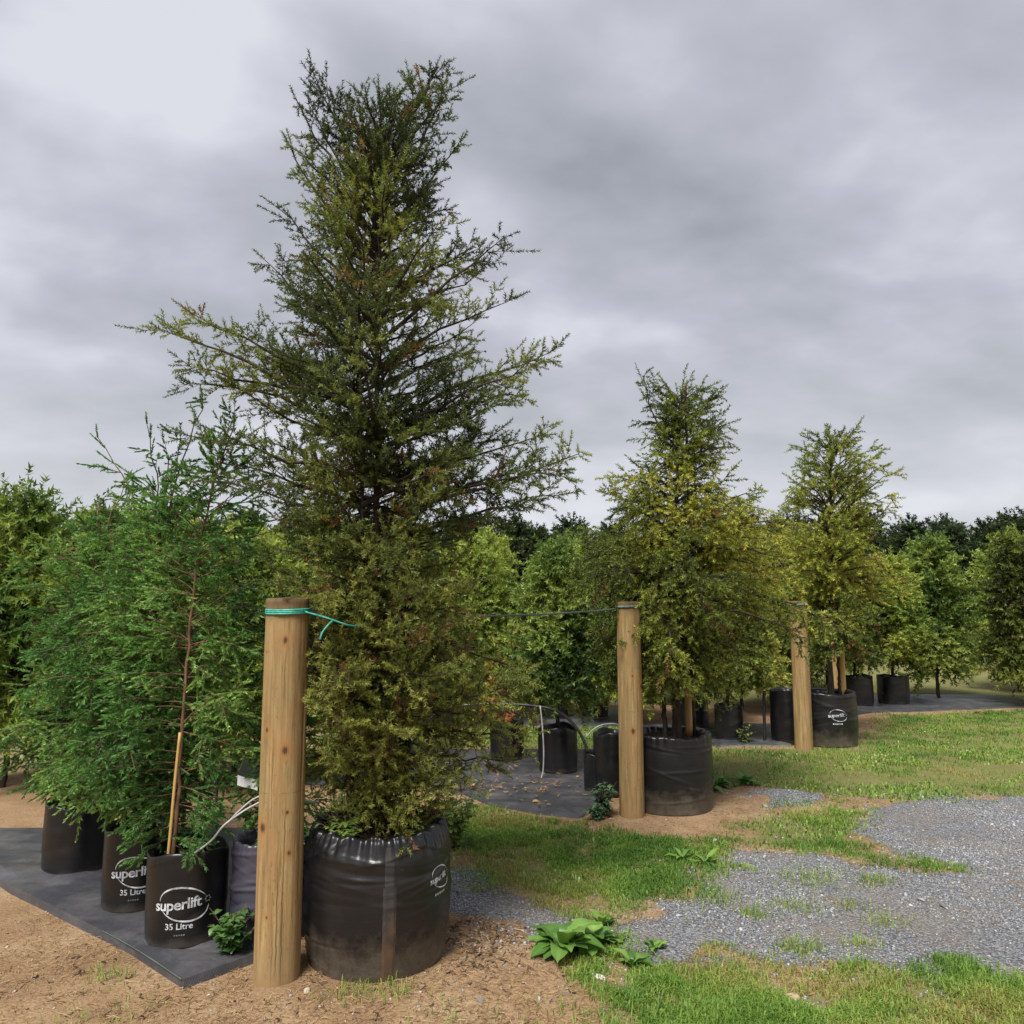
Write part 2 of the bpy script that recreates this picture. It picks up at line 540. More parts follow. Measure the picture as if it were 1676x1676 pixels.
def pdist(x, y, poly):
    """signed distance, positive inside"""
    p = np.array(poly)
    q = np.roll(p, -1, 0)
    d = np.full(x.shape, 1e9)
    ins = np.zeros(x.shape, bool)
    for (ax, ay), (bx, by) in zip(p, q):
        ex, ey = bx - ax, by - ay
        t = np.clip(((x - ax) * ex + (y - ay) * ey) / (ex * ex + ey * ey), 0, 1)
        d = np.minimum(d, np.hypot(x - ax - t * ex, y - ay - t * ey))
        c = ((ay > y) != (by > y)) & (x < (bx - ax) * (y - ay) / (by - ay + 1e-12) + ax)
        ins ^= c
    return np.where(ins, d, -d)


def cover(kind, x, y, soft=0.06, rough=0.22):
    d = np.full(np.shape(x), -1e9)
    for poly in POLY[kind]:
        d = np.maximum(d, pdist(x, y, poly))
    d = d + (fbm(x * 3.3 + 5, y * 3.3, 3 if kind == 'grass' else 9) - 0.5) * rough * (2 if kind == 'grass' else 3.2)
    m = np.clip(d / soft * 0.5 + 0.5, 0, 1)
    return m


def ground_h(x, y):
    x = np.asarray(x, float)
    y = np.asarray(y, float)
    near = np.clip((14 - np.hypot(x, y - 5)) / 6, 0, 1)
    h = (fbm(x * 0.9, y * 0.9, 21, 3) - 0.5) * 0.05 + (fbm(x * 4, y * 4, 31, 3) - 0.5) * 0.02
    h = h + 0.07 * np.exp(-(((x - 2.0) / 0.45) ** 2 + ((y - 6.15) / 0.28) ** 2))
    h = h + 0.03 * np.exp(-(((x + 0.1) / 0.3) ** 2 + ((y - 3.45) / 0.25) ** 2))
    flat = np.zeros_like(h)
    for (fx, fy, fr) in ((-0.94, 3.26, 0.3), (-0.53, 3.58, 0.5), (0.83, 5.65, 0.3), (1.16, 5.98, 0.5), (2.98, 8.2, 0.3), (3.36, 8.6, 0.5), (-1.4, 3.6, 0.7), (-1.9, 4.1, 0.6)):
        flat = np.maximum(flat, np.clip(1.5 - np.hypot(x - fx, y - fy) / fr, 0, 1))
    back = np.clip((y - 5.5) / 0.3, 0, 1) * np.clip((12 - y), 0, 1) * np.clip((2.0 - x) / 0.3, 0, 1)
    flat = np.maximum(flat, back)
    return h * near * (1 - flat)


def gz(x, y):
    return float(ground_h(np.array([x]), np.array([y]))[0])


def axis_coords(lo, hi, step, far_lo, far_hi, g=1.35):
    a = list(np.arange(lo, hi + 1e-6, step))
    s, x = step, hi
    up = []
    while x < far_hi:
        s *= g
        x += s
        up.append(min(x, far_hi))
    s, x = step, lo
    dn = []
    while x > far_lo:
        s *= g
        x -= s
        dn.append(max(x, far_lo))
    return np.array(dn[::-1] + a + up)


gx = axis_coords(-3.6, 5.4, 0.04, -500, 500)
gy = axis_coords(2.0, 10.6, 0.04, -60, 900)
X, Y = np.meshgrid(gx, gy)
Z = ground_h(X, Y)
nx, ny = len(gx), len(gy)
ii = (np.arange(ny - 1)[:, None] * nx + np.arange(nx - 1)[None, :])
F = np.stack([ii, ii + 1, ii + nx + 1, ii + nx], -1).reshape(-1, 4)
gm = mesh_np('ground', np.stack([X, Y, Z], -1).reshape(-1, 3), F, smooth=True)
far_grass = np.maximum(np.clip((Y - 10.5) / 2, 0, 1), np.clip((-X - 3.6) / 1.5, 0, 1) * 0.75)
for nm, arr in (('gravel', cover('gravel', X, Y)), ('grass', np.maximum(cover('grass', X, Y, 0.12), far_grass))):
    at = gm.attributes.new(nm, 'FLOAT', 'POINT')
    at.data.foreach_set('value', arr.ravel().astype(np.float32))


def ground_mat():
    m, t, p, o = new_mat('ground')
    v = ocoord(t)
    n = noise(t, v, 2.2, 8.0, 0.65)
    nf = noise(t, v, 70.0, 4.0, 0.7)
    vo = N(t, 'ShaderNodeTexVoronoi', i_Scale=95.0)
    t.links.new(v, vo.inputs['Vector'])
    dirt = ramp(t, n, [(0.3, (0.195, 0.122, 0.066)), (0.5, (0.325, 0.21, 0.118)), (0.7, (0.42, 0.30, 0.182))])
    dirt = mix(t, math_node(t, 'MULTIPLY', ramp(t, nf, [(0.35, (1, 1, 1)), (0.55, (0, 0, 0))]), 0.6), dirt, (0.15, 0.085, 0.045))
    dirt = mix(t, math_node(t, 'MULTIPLY', ramp(t, nf, [(0.60, (0, 0, 0)), (0.72, (1, 1, 1))]), 0.5), dirt, (0.44, 0.35, 0.24))
    sc = N(t, 'ShaderNodeSeparateColor')
    t.links.new(vo.outputs['Color'], sc.inputs[0])
    gr = ramp(t, sc.outputs[0], [(0.0, (0.13, 0.135, 0.145)), (0.5, (0.22, 0.225, 0.235)), (1.0, (0.34, 0.34, 0.345))])
    gr = mix(t, ramp(t, vo.outputs['Distance'], [(0.45, (0, 0, 0)), (0.8, (0.8, 0.8, 0.8))]), gr, (0.06, 0.06, 0.065))
    gs = ramp(t, noise(t, v, 55.0, 6.0, 0.75), [(0.3, (0.075, 0.085, 0.026)), (0.55, (0.12, 0.165, 0.04)), (0.75, (0.19, 0.20, 0.07))])
    ag = N(t, 'ShaderNodeAttribute', attribute_name='gravel')
    ab = N(t, 'ShaderNodeAttribute', attribute_name='grass')
    jag = math_node(t, 'MULTIPLY', math_node(t, 'SUBTRACT', nf, 0.5), 1.6)
    fg = math_node(t, 'ADD', ag.outputs['Fac'], jag)
    fg = ramp(t, fg, [(0.42, (0, 0, 0)), (0.6, (1, 1, 1))])
    fb = math_node(t, 'ADD', ab.outputs['Fac'], jag)
    fb = ramp(t, fb, [(0.5, (0, 0, 0)), (0.85, (0.7, 0.7, 0.7))])
    silt = noise(t, v, 1.9, 6.0, 0.7)
    gr = mix(t, math_node(t, 'MULTIPLY', ramp(t, silt, [(0.48, (0, 0, 0)), (0.64, (1, 1, 1))]), 0.7), gr, (0.22, 0.18, 0.14))
    cc = mix(t, fg, dirt, gr)
    cc = mix(t, fb, cc, gs)
    setc(t, p.inputs['Base Color'], cc)
    p.inputs['Roughness'].default_value = 0.95
    p.inputs['Specular IOR Level'].default_value = 0.15
    h = math_node(t, 'ADD', nf, math_node(t, 'MULTIPLY', math_node(t, 'MULTIPLY', vo.outputs['Distance'], fg), -1.0))
    bump(t, p, h, 0.8, 0.015)
    return m


M['ground'] = ground_mat()
tag(obj('ground', gm, M['ground']), kind='structure')

# footprints that keep litter and grass from poking through things
KEEP = [(-0.94, 3.26, 0.09), (-0.585, 3.585, 0.31), (0.83, 5.65, 0.09), (1.16, 5.98, 0.31), (2.98, 8.2, 0.09), (3.36, 8.62, 0.31)]
MAT_A = [(-1.29, 3.235), (-1.08, 3.465), (-0.82, 3.95), (-0.62, 5.3), (-3.6, 5.3), (-3.3, 4.75), (-1.65, 3.545)]
MAT_B = [(-2.6, 6.7), (-0.75, 6.6), (-0.38, 6.33), (-0.17, 6.01), (0.18, 5.76), (0.48, 5.66), (0.62, 5.90), (0.80, 6.3), (1.30, 6.7), (1.45, 8.2), (-2.6, 8.2)]
MAT_C = [(1.75, 8.36), (2.95, 8.42), (3.3, 8.9), (3.9, 9.9), (1.6, 9.9)]
MAT_D = [(-2.0, 9.75), (1.5, 9.72), (1.7, 11.2), (-2.0, 11.2)]
MAT_E = [(4.3, 10.3), (5.0, 11.0), (8.0, 11.6), (8.0, 13.0), (4.6, 13.0)]


def free(x, y):
    ok = np.ones(x.shape, bool)
    for (a, b, r) in KEEP:
        ok &= np.hypot(x - a, y - b) > r
    for pl in (MAT_A, MAT_B, MAT_C, MAT_D, MAT_E):
        ok &= pdist(x, y, pl) < -0.005
    return ok


def sample(n, x0, x1, y0, y1, pw=1.0):
    x = rng.uniform(x0, x1, n)
    y = y0 + (y1 - y0) * rng.uniform(0, 1, n) ** pw
    return x, y


def lerp_pal(pal, t):
    pal = np.array(pal, float)
    t = np.clip(t, 0, 0.9999) * (len(pal) - 1)
    i = t.astype(int)
    f = (t - i)[:, None]
    return pal[i] * (1 - f) + pal[i + 1] * f


def blades(x, y, L, W, pal, tsel, lean=1.5, name='grass', mat='grass'):
    n = len(x)
    z = ground_h(x, y) - 0.004
    a = rng.uniform(0, 2 * pi, n)
    d = np.stack([np.cos(a), np.sin(a), np.zeros(n)], -1)
    s = np.stack([-np.sin(a), np.cos(a), np.zeros(n)], -1)
    ln = rng.uniform(0.15, lean, n)[:, None]
    b = np.stack([x, y, z], -1)
    up = np.array([0, 0, 1.0])
    m_ = b + (up * 0.60 + d * ln * 0.30) * L[:, None]
    tp = b + (up * (1.0 - 0.45 * ln) + d * ln * 0.85) * L[:, None]
    w = s * W[:, None] * 0.5
    V = np.stack([b - w, b + w, m_ + w * 0.9, m_ - w * 0.9, tp], 1).reshape(-1, 3)
    k = np.arange(n)[:, None] * 5
    Fq = k + np.array([[0, 1, 2, 3]])
    Ft = k + np.array([[3, 2, 4]])
    T = lerp_pal(pal, tsel) * rng.uniform(0.75, 1.25, n)[:, None]
    return mesh_np(name, V, [Fq, Ft], np.repeat(T, 5, 0))


# --- grass, denser where it stands nearer
sx, sy = zip(sample(340000, -2.6, 7.6, 2.3, 11.2, 1.25), sample(120000, -0.7, 1.5, 3.9, 6.0), sample(130000, 0.2, 2.6, 2.5, 3.7), sample(30000, 1.3, 2.7, 4.5, 6.1))
xs, ys = np.concatenate(sx), np.concatenate(sy)
g = cover('grass', xs, ys, 0.16)
clump = fbm(xs * 7, ys * 7, 41, 3)
bare = fbm(xs * 1.9 + 3, ys * 1.9, 61, 3)
keep = (rng.uniform(0, 1, len(xs)) < g * np.clip((clump - 0.22) * 2.6, 0.05, 1) * np.clip((bare - 0.25) * 4, 0.15, 1)) & free(xs, ys)
xs, ys, clump, bare = xs[keep], ys[keep], clump[keep], bare[keep]
yel = -0.10 + fbm(xs * 2.3, ys * 2.3, 51, 3) + rng.normal(0, 0.10, len(xs)) + np.where(ys < 3.5, 0.10, 0.0)
Lg = rng.uniform(0.014, 0.04, len(xs)) * (0.6 + clump * 0.9) * np.where(ys < 3.45, 1.3, 1.0) * (0.9 + 0.04 * ys)
Wg = rng.uniform(0.0022, 0.0045, len(xs)) * (0.7 + ys * 0.10)
GP = [(0.095, 0.19, 0.03), (0.165, 0.285, 0.046), (0.235, 0.345, 0.066), (0.27, 0.30, 0.07), (0.36, 0.29, 0.10), (0.42, 0.31, 0.14)]
tag(obj('grass', blades(xs, ys, Lg, Wg, GP, (yel - 0.25) * 1.45), M['grass']), 'short green and straw coloured grass in patches between dirt and gravel', 'grass', kind='stuff')
# isolated tufts on the dirt and gravel
tx, ty = [], []
for (cx, cy, r, n) in [(1.40, 4.05, 0.07, 150), (1.62, 4.42, 0.10, 260), (1.95, 4.38, 0.06, 160), (1.18, 3.95, 0.05, 120), (1.27, 3.62, 0.06, 140), (1.55, 3.62, 0.05, 90),
                       (0.92, 3.36, 0.07, 320), (0.72, 3.33, 0.08, 240), (0.62, 3.12, 0.12, 380), (-0.60, 3.17, 0.07, 110), (-0.45, 3.21, 0.05, 70),
                       (-1.62, 3.32, 0.06, 60), (-1.5, 2.98, 0.12, 70), (-0.2, 2.95, 0.10, 70), (0.25, 2.98, 0.12, 160), (1.02, 4.12, 0.09, 140), (1.78, 3.85, 0.05, 80), (1.7, 4.05, 0.05, 80)]:
    tx.append(rng.normal(cx, r, n))
    ty.append(rng.normal(cy, r * 0.8, n))
tx, ty = np.concatenate(tx), np.concatenate(ty)
k = free(tx, ty)
tx, ty = tx[k], ty[k]
tag(obj('grass', blades(tx, ty, rng.uniform(0.025, 0.07, len(tx)), rng.uniform(0.002, 0.004, len(tx)), GP, rng.uniform(0.1, 0.75, len(tx))), M['grass']),
    'small scattered tufts of grass growing out of gravel and dirt', 'grass', kind='stuff')
# low leafy clover and weeds among the grass: short broad blades
xs, ys = sample(60000, -2.4, 5.6, 3.0, 9.6, 1.1)
g = cover('grass', xs, ys, 0.12)
cl = fbm(xs * 2.6 + 9, ys * 2.6, 77, 3)
keep = (rng.uniform(0, 1, len(xs)) < g * np.clip((cl - 0.46) * 6, 0, 1)) & free(xs, ys)
xs, ys = xs[keep], ys[keep]
tag(obj('clover', blades(xs, ys, rng.uniform(0.015, 0.045, len(xs)), rng.uniform(0.008, 0.016, len(xs)), GP, rng.uniform(0.12, 0.5, len(xs)), 1.3, 'clover'), M['broadleaf']),
    'low broad leaved clover and weeds mixed into the grass', 'clover', kind='stuff')


# --- gravel stones
def stones(x, y, R, pal, tsel, name):
    n = len(x)
    base = np.array([(1, 0, 0), (0, 1, 0), (-1, 0, 0), (0, -1, 0), (0, 0, 0.75), (0, 0, -0.6)], float)
    Fo = np.array([(0, 1, 4), (1, 2, 4), (2, 3, 4), (3, 0, 4), (1, 0, 5), (2, 1, 5), (3, 2, 5), (0, 3, 5)])
    a = rng.uniform(0, 2 * pi, n)
    ca, sa = np.cos(a), np.sin(a)
    P = base[None] * rng.uniform(0.65, 1.25, (n, 6, 1)) * np.stack([R * rng.uniform(0.8, 1.5, n), R * rng.uniform(0.6, 1.0, n), R * rng.uniform(0.5, 0.9, n)], -1)[:, None, :]
    P[:, :, 2] += P[:, :, 0] * rng.uniform(-0.5, 0.5, (n, 1))
    V = np.stack([P[..., 0] * ca[:, None] - P[..., 1] * sa[:, None], P[..., 0] * sa[:, None] + P[..., 1] * ca[:, None], P[..., 2]], -1)
    V += np.stack([x, y, ground_h(x, y) + R * 0.15], -1)[:, None, :]
    T = lerp_pal(pal, tsel) * rng.uniform(0.8, 1.2, n)[:, None]
    return mesh_np(name, V.reshape(-1, 3), (np.arange(n)[:, None, None] * 6 + Fo[None]).reshape(-1, 3), np.repeat(T, 6, 0))


xs, ys = sample(82000, -0.8, 4.0, 3.0, 6.5, 1.2)
g = cover('gravel', xs, ys, 0.34)
keep = (rng.uniform(0, 1, len(xs)) < g) & free(xs, ys)
xs, ys = xs[keep], ys[keep]
SP = [(0.14, 0.145, 0.155), (0.23, 0.235, 0.25), (0.30, 0.305, 0.32), (0.37, 0.37, 0.38), (0.50, 0.50, 0.50)]
Rs = np.minimum(rng.lognormal(-5.3, 0.32, len(xs)), 0.013)
Rs = np.where(rng.uniform(0, 1, len(xs)) < 0.025, Rs * 2.0, Rs)
worn = fbm(xs * 1.7 + 2, ys * 1.7, 93, 3)
k = rng.uniform(0, 1, len(xs)) < np.clip((0.72 - worn) * 5, 0.12, 1)
xs, ys, Rs, worn = xs[k], ys[k], Rs[k], worn[k]
tag(obj('gravel', stones(xs, ys, Rs, SP, np.clip(rng.beta(2, 2.2, len(xs)) + (fbm(xs * 2.4, ys * 2.4, 95, 3) - 0.5) * 0.55, 0, 1), 'gravel'), M['stone']), 'loose grey crushed gravel spread over the yard', 'gravel', kind='stuff')
# stray pebbles on the dirt
xs, ys = sample(9500, -2.4, 3.6, 2.4, 6.8, 1.3)
k = free(xs, ys)
xs, ys = xs[k], ys[k]
SP2 = [(0.12, 0.08, 0.05), (0.22, 0.145, 0.085), (0.28, 0.19, 0.115), (0.30, 0.28, 0.26), (0.46, 0.40, 0.33)]
tag(obj('pebbles', stones(xs, ys, np.minimum(rng.lognormal(-5.4, 0.4, len(xs)), 0.016), SP2, rng.uniform(0, 1, len(xs)), 'pebbles'), M['stone']),
    'small brown and grey pebbles scattered over bare dirt', 'pebbles', kind='stuff')


# --- pine straw and twigs lying on the dirt
def straw(x, y, L, W, pal, name):
    n = len(x)
    a = rng.uniform(0, 2 * pi, n)
    d = np.stack([np.cos(a), np.sin(a), rng.normal(0, 0.10, n)], -1)
    s = np.stack([-np.sin(a), np.cos(a), rng.normal(0, 0.5, n)], -1)
    b = np.stack([x, y, ground_h(x, y) + rng.uniform(0.002, 0.010, n)], -1)
    d = d * L[:, None] * 0.5
    s = s * W[:, None] * 0.5
    bend = s * rng.normal(0, 5, (n, 1))
    V = np.stack([b - d - s, b + bend - s, b + d - s * 0.4, b + d + s * 0.4, b + bend + s, b - d + s], 1).reshape(-1, 3)
    k = np.arange(n)[:, None] * 6
    T = lerp_pal(pal, rng.uniform(0, 1, n)) * rng.uniform(0.75, 1.2, n)[:, None]
    return mesh_np(name, V, np.concatenate([k + np.array([[0, 1, 4, 5]]), k + np.array([[1, 2, 3, 4]])]), np.repeat(T, 6, 0))


xs, ys = sample(72000, -2.3, 2.8, 2.4, 6.6, 1.35)
keep = (rng.uniform(0, 1, len(xs)) < (1 - cover('grass', xs, ys, 0.1) * 0.8) * (1 - cover('gravel', xs, ys, 0.1) * 0.93) * np.clip((fbm(xs * 3, ys * 3, 88, 3) - 0.2) * 2.2, 0.1, 1)) & free(xs, ys)
xs, ys = xs[keep], ys[keep]
LP = [(0.10, 0.055, 0.03), (0.25, 0.145, 0.07), (0.34, 0.215, 0.11), (0.42, 0.30, 0.175), (0.18, 0.11, 0.06)]
tag(obj('pine_straw', straw(xs, ys, rng.uniform(0.015, 0.05, len(xs)), rng.uniform(0.0012, 0.0028, len(xs)), LP, 'pine_straw'), M['litter']),
    'orange brown dead needles littering the bare ground', 'litter', kind='stuff')
xs = np.concatenate([rng.normal(-0.12, 0.10, 260), rng.uniform(-2, 0.4, 200)])
ys = np.concatenate([rng.normal(3.62, 0.16, 260), rng.uniform(2.8, 3.5, 200)])
k = free(xs, ys)
xs, ys = xs[k], ys[k]
DP = [(0.04, 0.028, 0.02), (0.10, 0.065, 0.04), (0.35, 0.25, 0.16)]
tag(obj('bark_chips', straw(xs, ys, rng.uniform(0.015, 0.05, len(xs)), rng.uniform(0.004, 0.012, len(xs)), DP, 'bark_chips'), M['litter']),
    'dark bark chips and twigs beside the largest planter bag', 'litter', kind='stuff')


# ------------------------------------------------------------------ weed mats
def weed_mat(name, poly, z, label, thick=0.0, seed=1, step=0.035):
    p = np.array(poly)
    x0, y0 = p.min(0)
    x1, y1 = p.max(0)
    cx, cy = p.mean(0)
    nx_, ny_ = int((x1 - x0) / step) + 2, int((y1 - y0) / step) + 2
    # rows: from front edge to back edge inside the polygon
    import bmesh
    bm = bmesh.new()
    vs_ = [bm.verts.new((a, b, 0)) for a, b in poly]
    bm.faces.new(vs_)
    for ax, n_, lo, hi in (((1, 0, 0), nx_, x0, x1), ((0, 1, 0), ny_, y0, y1)):
        for i in range(1, n_):
            q = lo + (hi - lo) * i / n_
            co = (q, 0, 0) if ax[0] else (0, q, 0)
            bmesh.ops.bisect_plane(bm, geom=bm.verts[:] + bm.edges[:] + bm.faces[:], plane_co=co, plane_no=ax)
    co = np.array([v.co[:2] for v in bm.verts])
    d = np.maximum(pdist(co[:, 0], co[:, 1], poly), 0)
    h = z + (fbm(co[:, 0] * 2.2, co[:, 1] * 2.2, seed, 3) - 0.5) * 0.03 + np.abs(fbm(co[:, 0] * 1.3 + co[:, 1] * 6, co[:, 1] * 1.3, seed + 5, 2) - 0.5) * 0.05
    h = h * np.clip(d / 0.06, 0, 1) + z * (1 - np.clip(d / 0.06, 0, 1)) + (ground_h(co[:, 0], co[:, 1]) if thick == 0 else 0)
    for v, hh in zip(bm.verts, h):
        v.co.z = hh
    edge = [e for e in bm.edges if e.is_boundary]
    r = bmesh.ops.extrude_edge_only(bm, edges=edge)
    for g_ in r['geom']:
        if isinstance(g_, bmesh.types.BMVert):
            ox, oy = g_.co.x - cx, g_.co.y - cy
            l = math.hypot(ox, oy)
            g_.co.x += ox / l * 0.012
            g_.co.y += oy / l * 0.012
            g_.co.z = (gz(g_.co.x, g_.co.y) if thick == 0 else 0) - 0.01
    me = bpy.data.meshes.new(name)
    bm.to_mesh(me)
    bm.free()
    me.polygons.foreach_set('use_smooth', np.zeros(len(me.polygons), bool))
    o = obj(name, me, M['mat'])
    return tag(o, label, 'mat')


mat_a = weed_mat('weed_mat', MAT_A, 0.035, 'black woven weed mat with folded corner under the small printed pots', 0.035, 4)
pipe('edge_highlight', [(-1.30, 3.235, 0.034), (-1.47, 3.385, 0.034), (-1.655, 3.54, 0.034), (-1.85, 3.69, 0.034)], 0.0028, M['wire'], mat_a, 20, 6)  # added thin tube, imitates the highlight along the mat's folded left edge
weed_mat('weed_mat', MAT_B, 0.012, 'black weed mat with curved edge under pots behind the lawn', 0, 6, 0.06)
weed_mat('weed_mat', MAT_C, 0.012, 'strip of grey black weed mat beside the thin black peg', 0, 8, 0.08)
weed_mat('weed_mat', MAT_D, 0.012, 'dusty black weed mat beyond the bright grass strip', 0, 9, 0.12)
weed_mat('weed_mat', MAT_E, 0.012, 'weed mat under the dark pots past the last post', 0, 12, 0.15)


lx, ly = rng.normal(0.05, 0.35, 170), rng.normal(6.6, 0.42, 170)
k = (pdist(lx, ly, MAT_B) > 0.08)
lx, ly = lx[k], ly[k]
lm = straw(lx, ly, rng.uniform(0.02, 0.05, len(lx)), rng.uniform(0.006, 0.018, len(lx)), [(0.30, 0.17, 0.07), (0.42, 0.25, 0.11), (0.20, 0.12, 0.06)], 'dry_leaves')
lo = obj('dry_leaves', lm, M['litter'], None, (0, 0, 0.030))
tag(lo, 'dry orange leaves fallen on the curved weed mat', 'litter', kind='stuff')

# ------------------------------------------------------------------ planter bags
def text_flat(body, size, bold=0.0, spacing=1.0):
    cu = bpy.data.curves.new('print', 'FONT')
    cu.body = body
    cu.size = size
    cu.align_x = 'CENTER'
    cu.offset = bold
    cu.space_character = spacing
    cu.resolution_u = 3
    ob = bpy.data.objects.new('print', cu)
    C.objects.link(ob)
    dg = bpy.context.evaluated_depsgraph_get()
    dg.update()
    me = bpy.data.meshes.new_from_object(ob.evaluated_get(dg))
    V = np.array([v.co[:] for v in me.vertices])
    Fs = [list(p.vertices) for p in me.polygons]
    bpy.data.objects.remove(ob)
    bpy.data.meshes.remove(me)
    bpy.data.curves.remove(cu)
    return V, Fs


def swoosh(a, b, tilt, t0, t1, wmax, n=28):
    t = np.radians(np.linspace(t0, t1, n))
    w = wmax * np.sin(np.linspace(0.12, pi - 0.12, n)) ** 0.7 * 0.5
    c, s = cos(radians(tilt)), sin(radians(tilt))
    P = []
    for sg in (-1, 1):
        x, y = (a + sg * w) * np.cos(t), (b + sg * w) * np.sin(t)
        P.append(np.stack([x * c - y * s, x * s + y * c], -1))
    V = np.concatenate(P)
    F = [[i, i + 1, n + i + 1, n + i] for i in range(n - 1)]
    return np.c_[V, np.zeros(len(V))], F


class Bag:
    def __init__(s, R, H, seed, gather=0.006, crease=26, camp=0.005, bulge=0.03, low=0.9, dip=0.0, zbias=0.7, foot=0.95):
        s.R, s.H, s.gather, s.bulge, s.dip, s.foot, s.low = R, H, gather, bulge, dip, foot, low
        r = np.random.default_rng(seed)
        s.cr = [(r.uniform(0, 1) ** (1 - zbias + 0.3) * H, r.uniform(-pi, pi), r.uniform(0.25, 0.9), r.normal(0, 0.05), r.uniform(0.006, 0.016), r.uniform(0.4, 1) * camp * r.choice([-1, 1, 1])) for _ in range(crease)]
        s.ph = r.uniform(0, 6.28, 8)

    def radius(s, th, z):
        th = np.asarray(th, float)
        z = np.asarray(z, float)
        f = np.clip(z / s.H, 0, 1)
        r = s.R * (s.foot + (1 - s.foot) * np.minimum(f / 0.35, 1) ** 0.7 + s.bulge * np.sin(pi * np.clip(f, 0, 1)) - 0.075 * np.clip((f - 0.84) / 0.16, 0, 1) ** 1.6 * (s.gather > 0.004))
        r = r + s.R * 0.012 * np.sin(2 * th + s.ph[0]) + s.R * 0.01 * np.sin(3 * th + s.ph[1] + 2 * f) + s.R * 0.007 * np.sin(5 * th + s.ph[2] - 3 * f)
        for (zc, tc_, tw, sl, w, a) in s.cr:
            dt = (th - tc_ + pi) % (2 * pi) - pi
            r = r + a * np.exp(-((z - zc - sl * dt) / w) ** 2) * np.exp(-(dt / tw) ** 2)
        g = np.clip((f - 0.84) / 0.16, 0, 1) ** 1.2
        r = r + s.gather * g * (0.7 * np.sin(29 * th + s.ph[3] + 2.5 * np.sin(3 * th)) + 0.8 * np.sin(47 * th + s.ph[4] + 3 * np.sin(5 * th)) + 0.4 * np.sin(11 * th + s.ph[5]))
        return r

    def rim(s, th):
        return s.H + s.dip * np.sin(2 * th + s.ph[6]) + s.dip * 0.6 * np.sin(5 * th + s.ph[7]) + s.gather * 0.9 * np.sin(17 * th + s.ph[3])

    def mesh(s, nth, nz, inward=0.82, drop=0.02):
        th = np.arange(nth) * 2 * pi / nth
        f = np.linspace(0, 1, nz)
        TH, FF = np.meshgrid(th, f)
        Zr = s.rim(TH)
        Zv = FF * Zr
        Rv = s.radius(TH, Zv)
        Rv[0] *= 0.955
        rows = [np.stack([Rv * np.cos(TH), Rv * np.sin(TH), Zv], -1)]
        # lip rolls inwards then drops to the soil
        top, rt = Zr[-1], Rv[-1]
        for (k, dz) in ((0.985, 0.008), (0.955, 0.010), (inward + 0.06, 0.004), (inward, -drop), (inward - 0.02, -drop - 0.05)):
            rr = rt * k + s.gather * 0.8 * np.sin(29 * th + s.ph[5]) * (k < 0.97)
            rows.append(np.stack([rr * np.cos(th), rr * np.sin(th), top + dz], -1)[None])
        V = np.concatenate(rows, 0)
        nr = V.shape[0]
        i = np.arange(nr - 1)[:, None] * nth
        k = np.arange(nth)[None, :]
        k2 = (k + 1) % nth
        Fq = np.stack([i + k, i + k2, i + nth + k2, i + nth + k], -1).reshape(-1, 4)
        bot = np.arange(nth)[::-1][None]
        return mesh_np('planter_bag', V.reshape(-1, 3), [Fq, bot], smooth=True)

    def wrap(s, V, th0, z0, off=0.0025):
        th = th0 + V[:, 0] / s.R
        z = z0 + V[:, 1]
        r = s.radius(th, z) + off + V[:, 2]
        return np.stack([r * np.cos(th), r * np.sin(th), z], -1)


def poly_mesh(name, V, Fs):
    me = bpy.data.meshes.new(name)
    me.from_pydata([tuple(v) for v in V], [], Fs)
    return me


def place_bag(bag, loc, rz, label, mat='plastic', group=None, nth=120, nz=56, prints=None, cat='planter bag', soil_z=0.035):
    e = empty('planter_bag', loc, rz)
    tag(e, label, cat, group)
    obj('bag_wall', bag.mesh(nth, nz), M[mat], e)
    # soil
    n, m_ = 40, 10
    a = np.arange(n) * 2 * pi / n
    V = [(0, 0, bag.H - soil_z + 0.01)]
    for j in range(1, m_ + 1):
        rr = bag.R * 0.84 * j / m_
        for q in a:
            V.append((rr * cos(q), rr * sin(q), bag.H - soil_z + 0.02 * (float(vnoise(rr * cos(q) * 14 + 50, rr * sin(q) * 14 + 50, 3)) - 0.5) - 0.012 * (j / m_) ** 3))
    Fs = [[0, 1 + k, 1 + (k + 1) % n] for k in range(n)]
    for j in range(m_ - 1):
        for k in range(n):
            Fs.append([1 + j * n + k, 1 + (j + 1) * n + k, 1 + (j + 1) * n + (k + 1) % n, 1 + j * n + (k + 1) % n])
    obj('soil', poly_mesh('soil', V, Fs), M['soil'], e)
    for (V, Fs, th0, z0, pm, nm) in (prints or []):
        obj(nm, poly_mesh(nm, bag.wrap(V, th0, z0), Fs), M[pm], e)
    return e


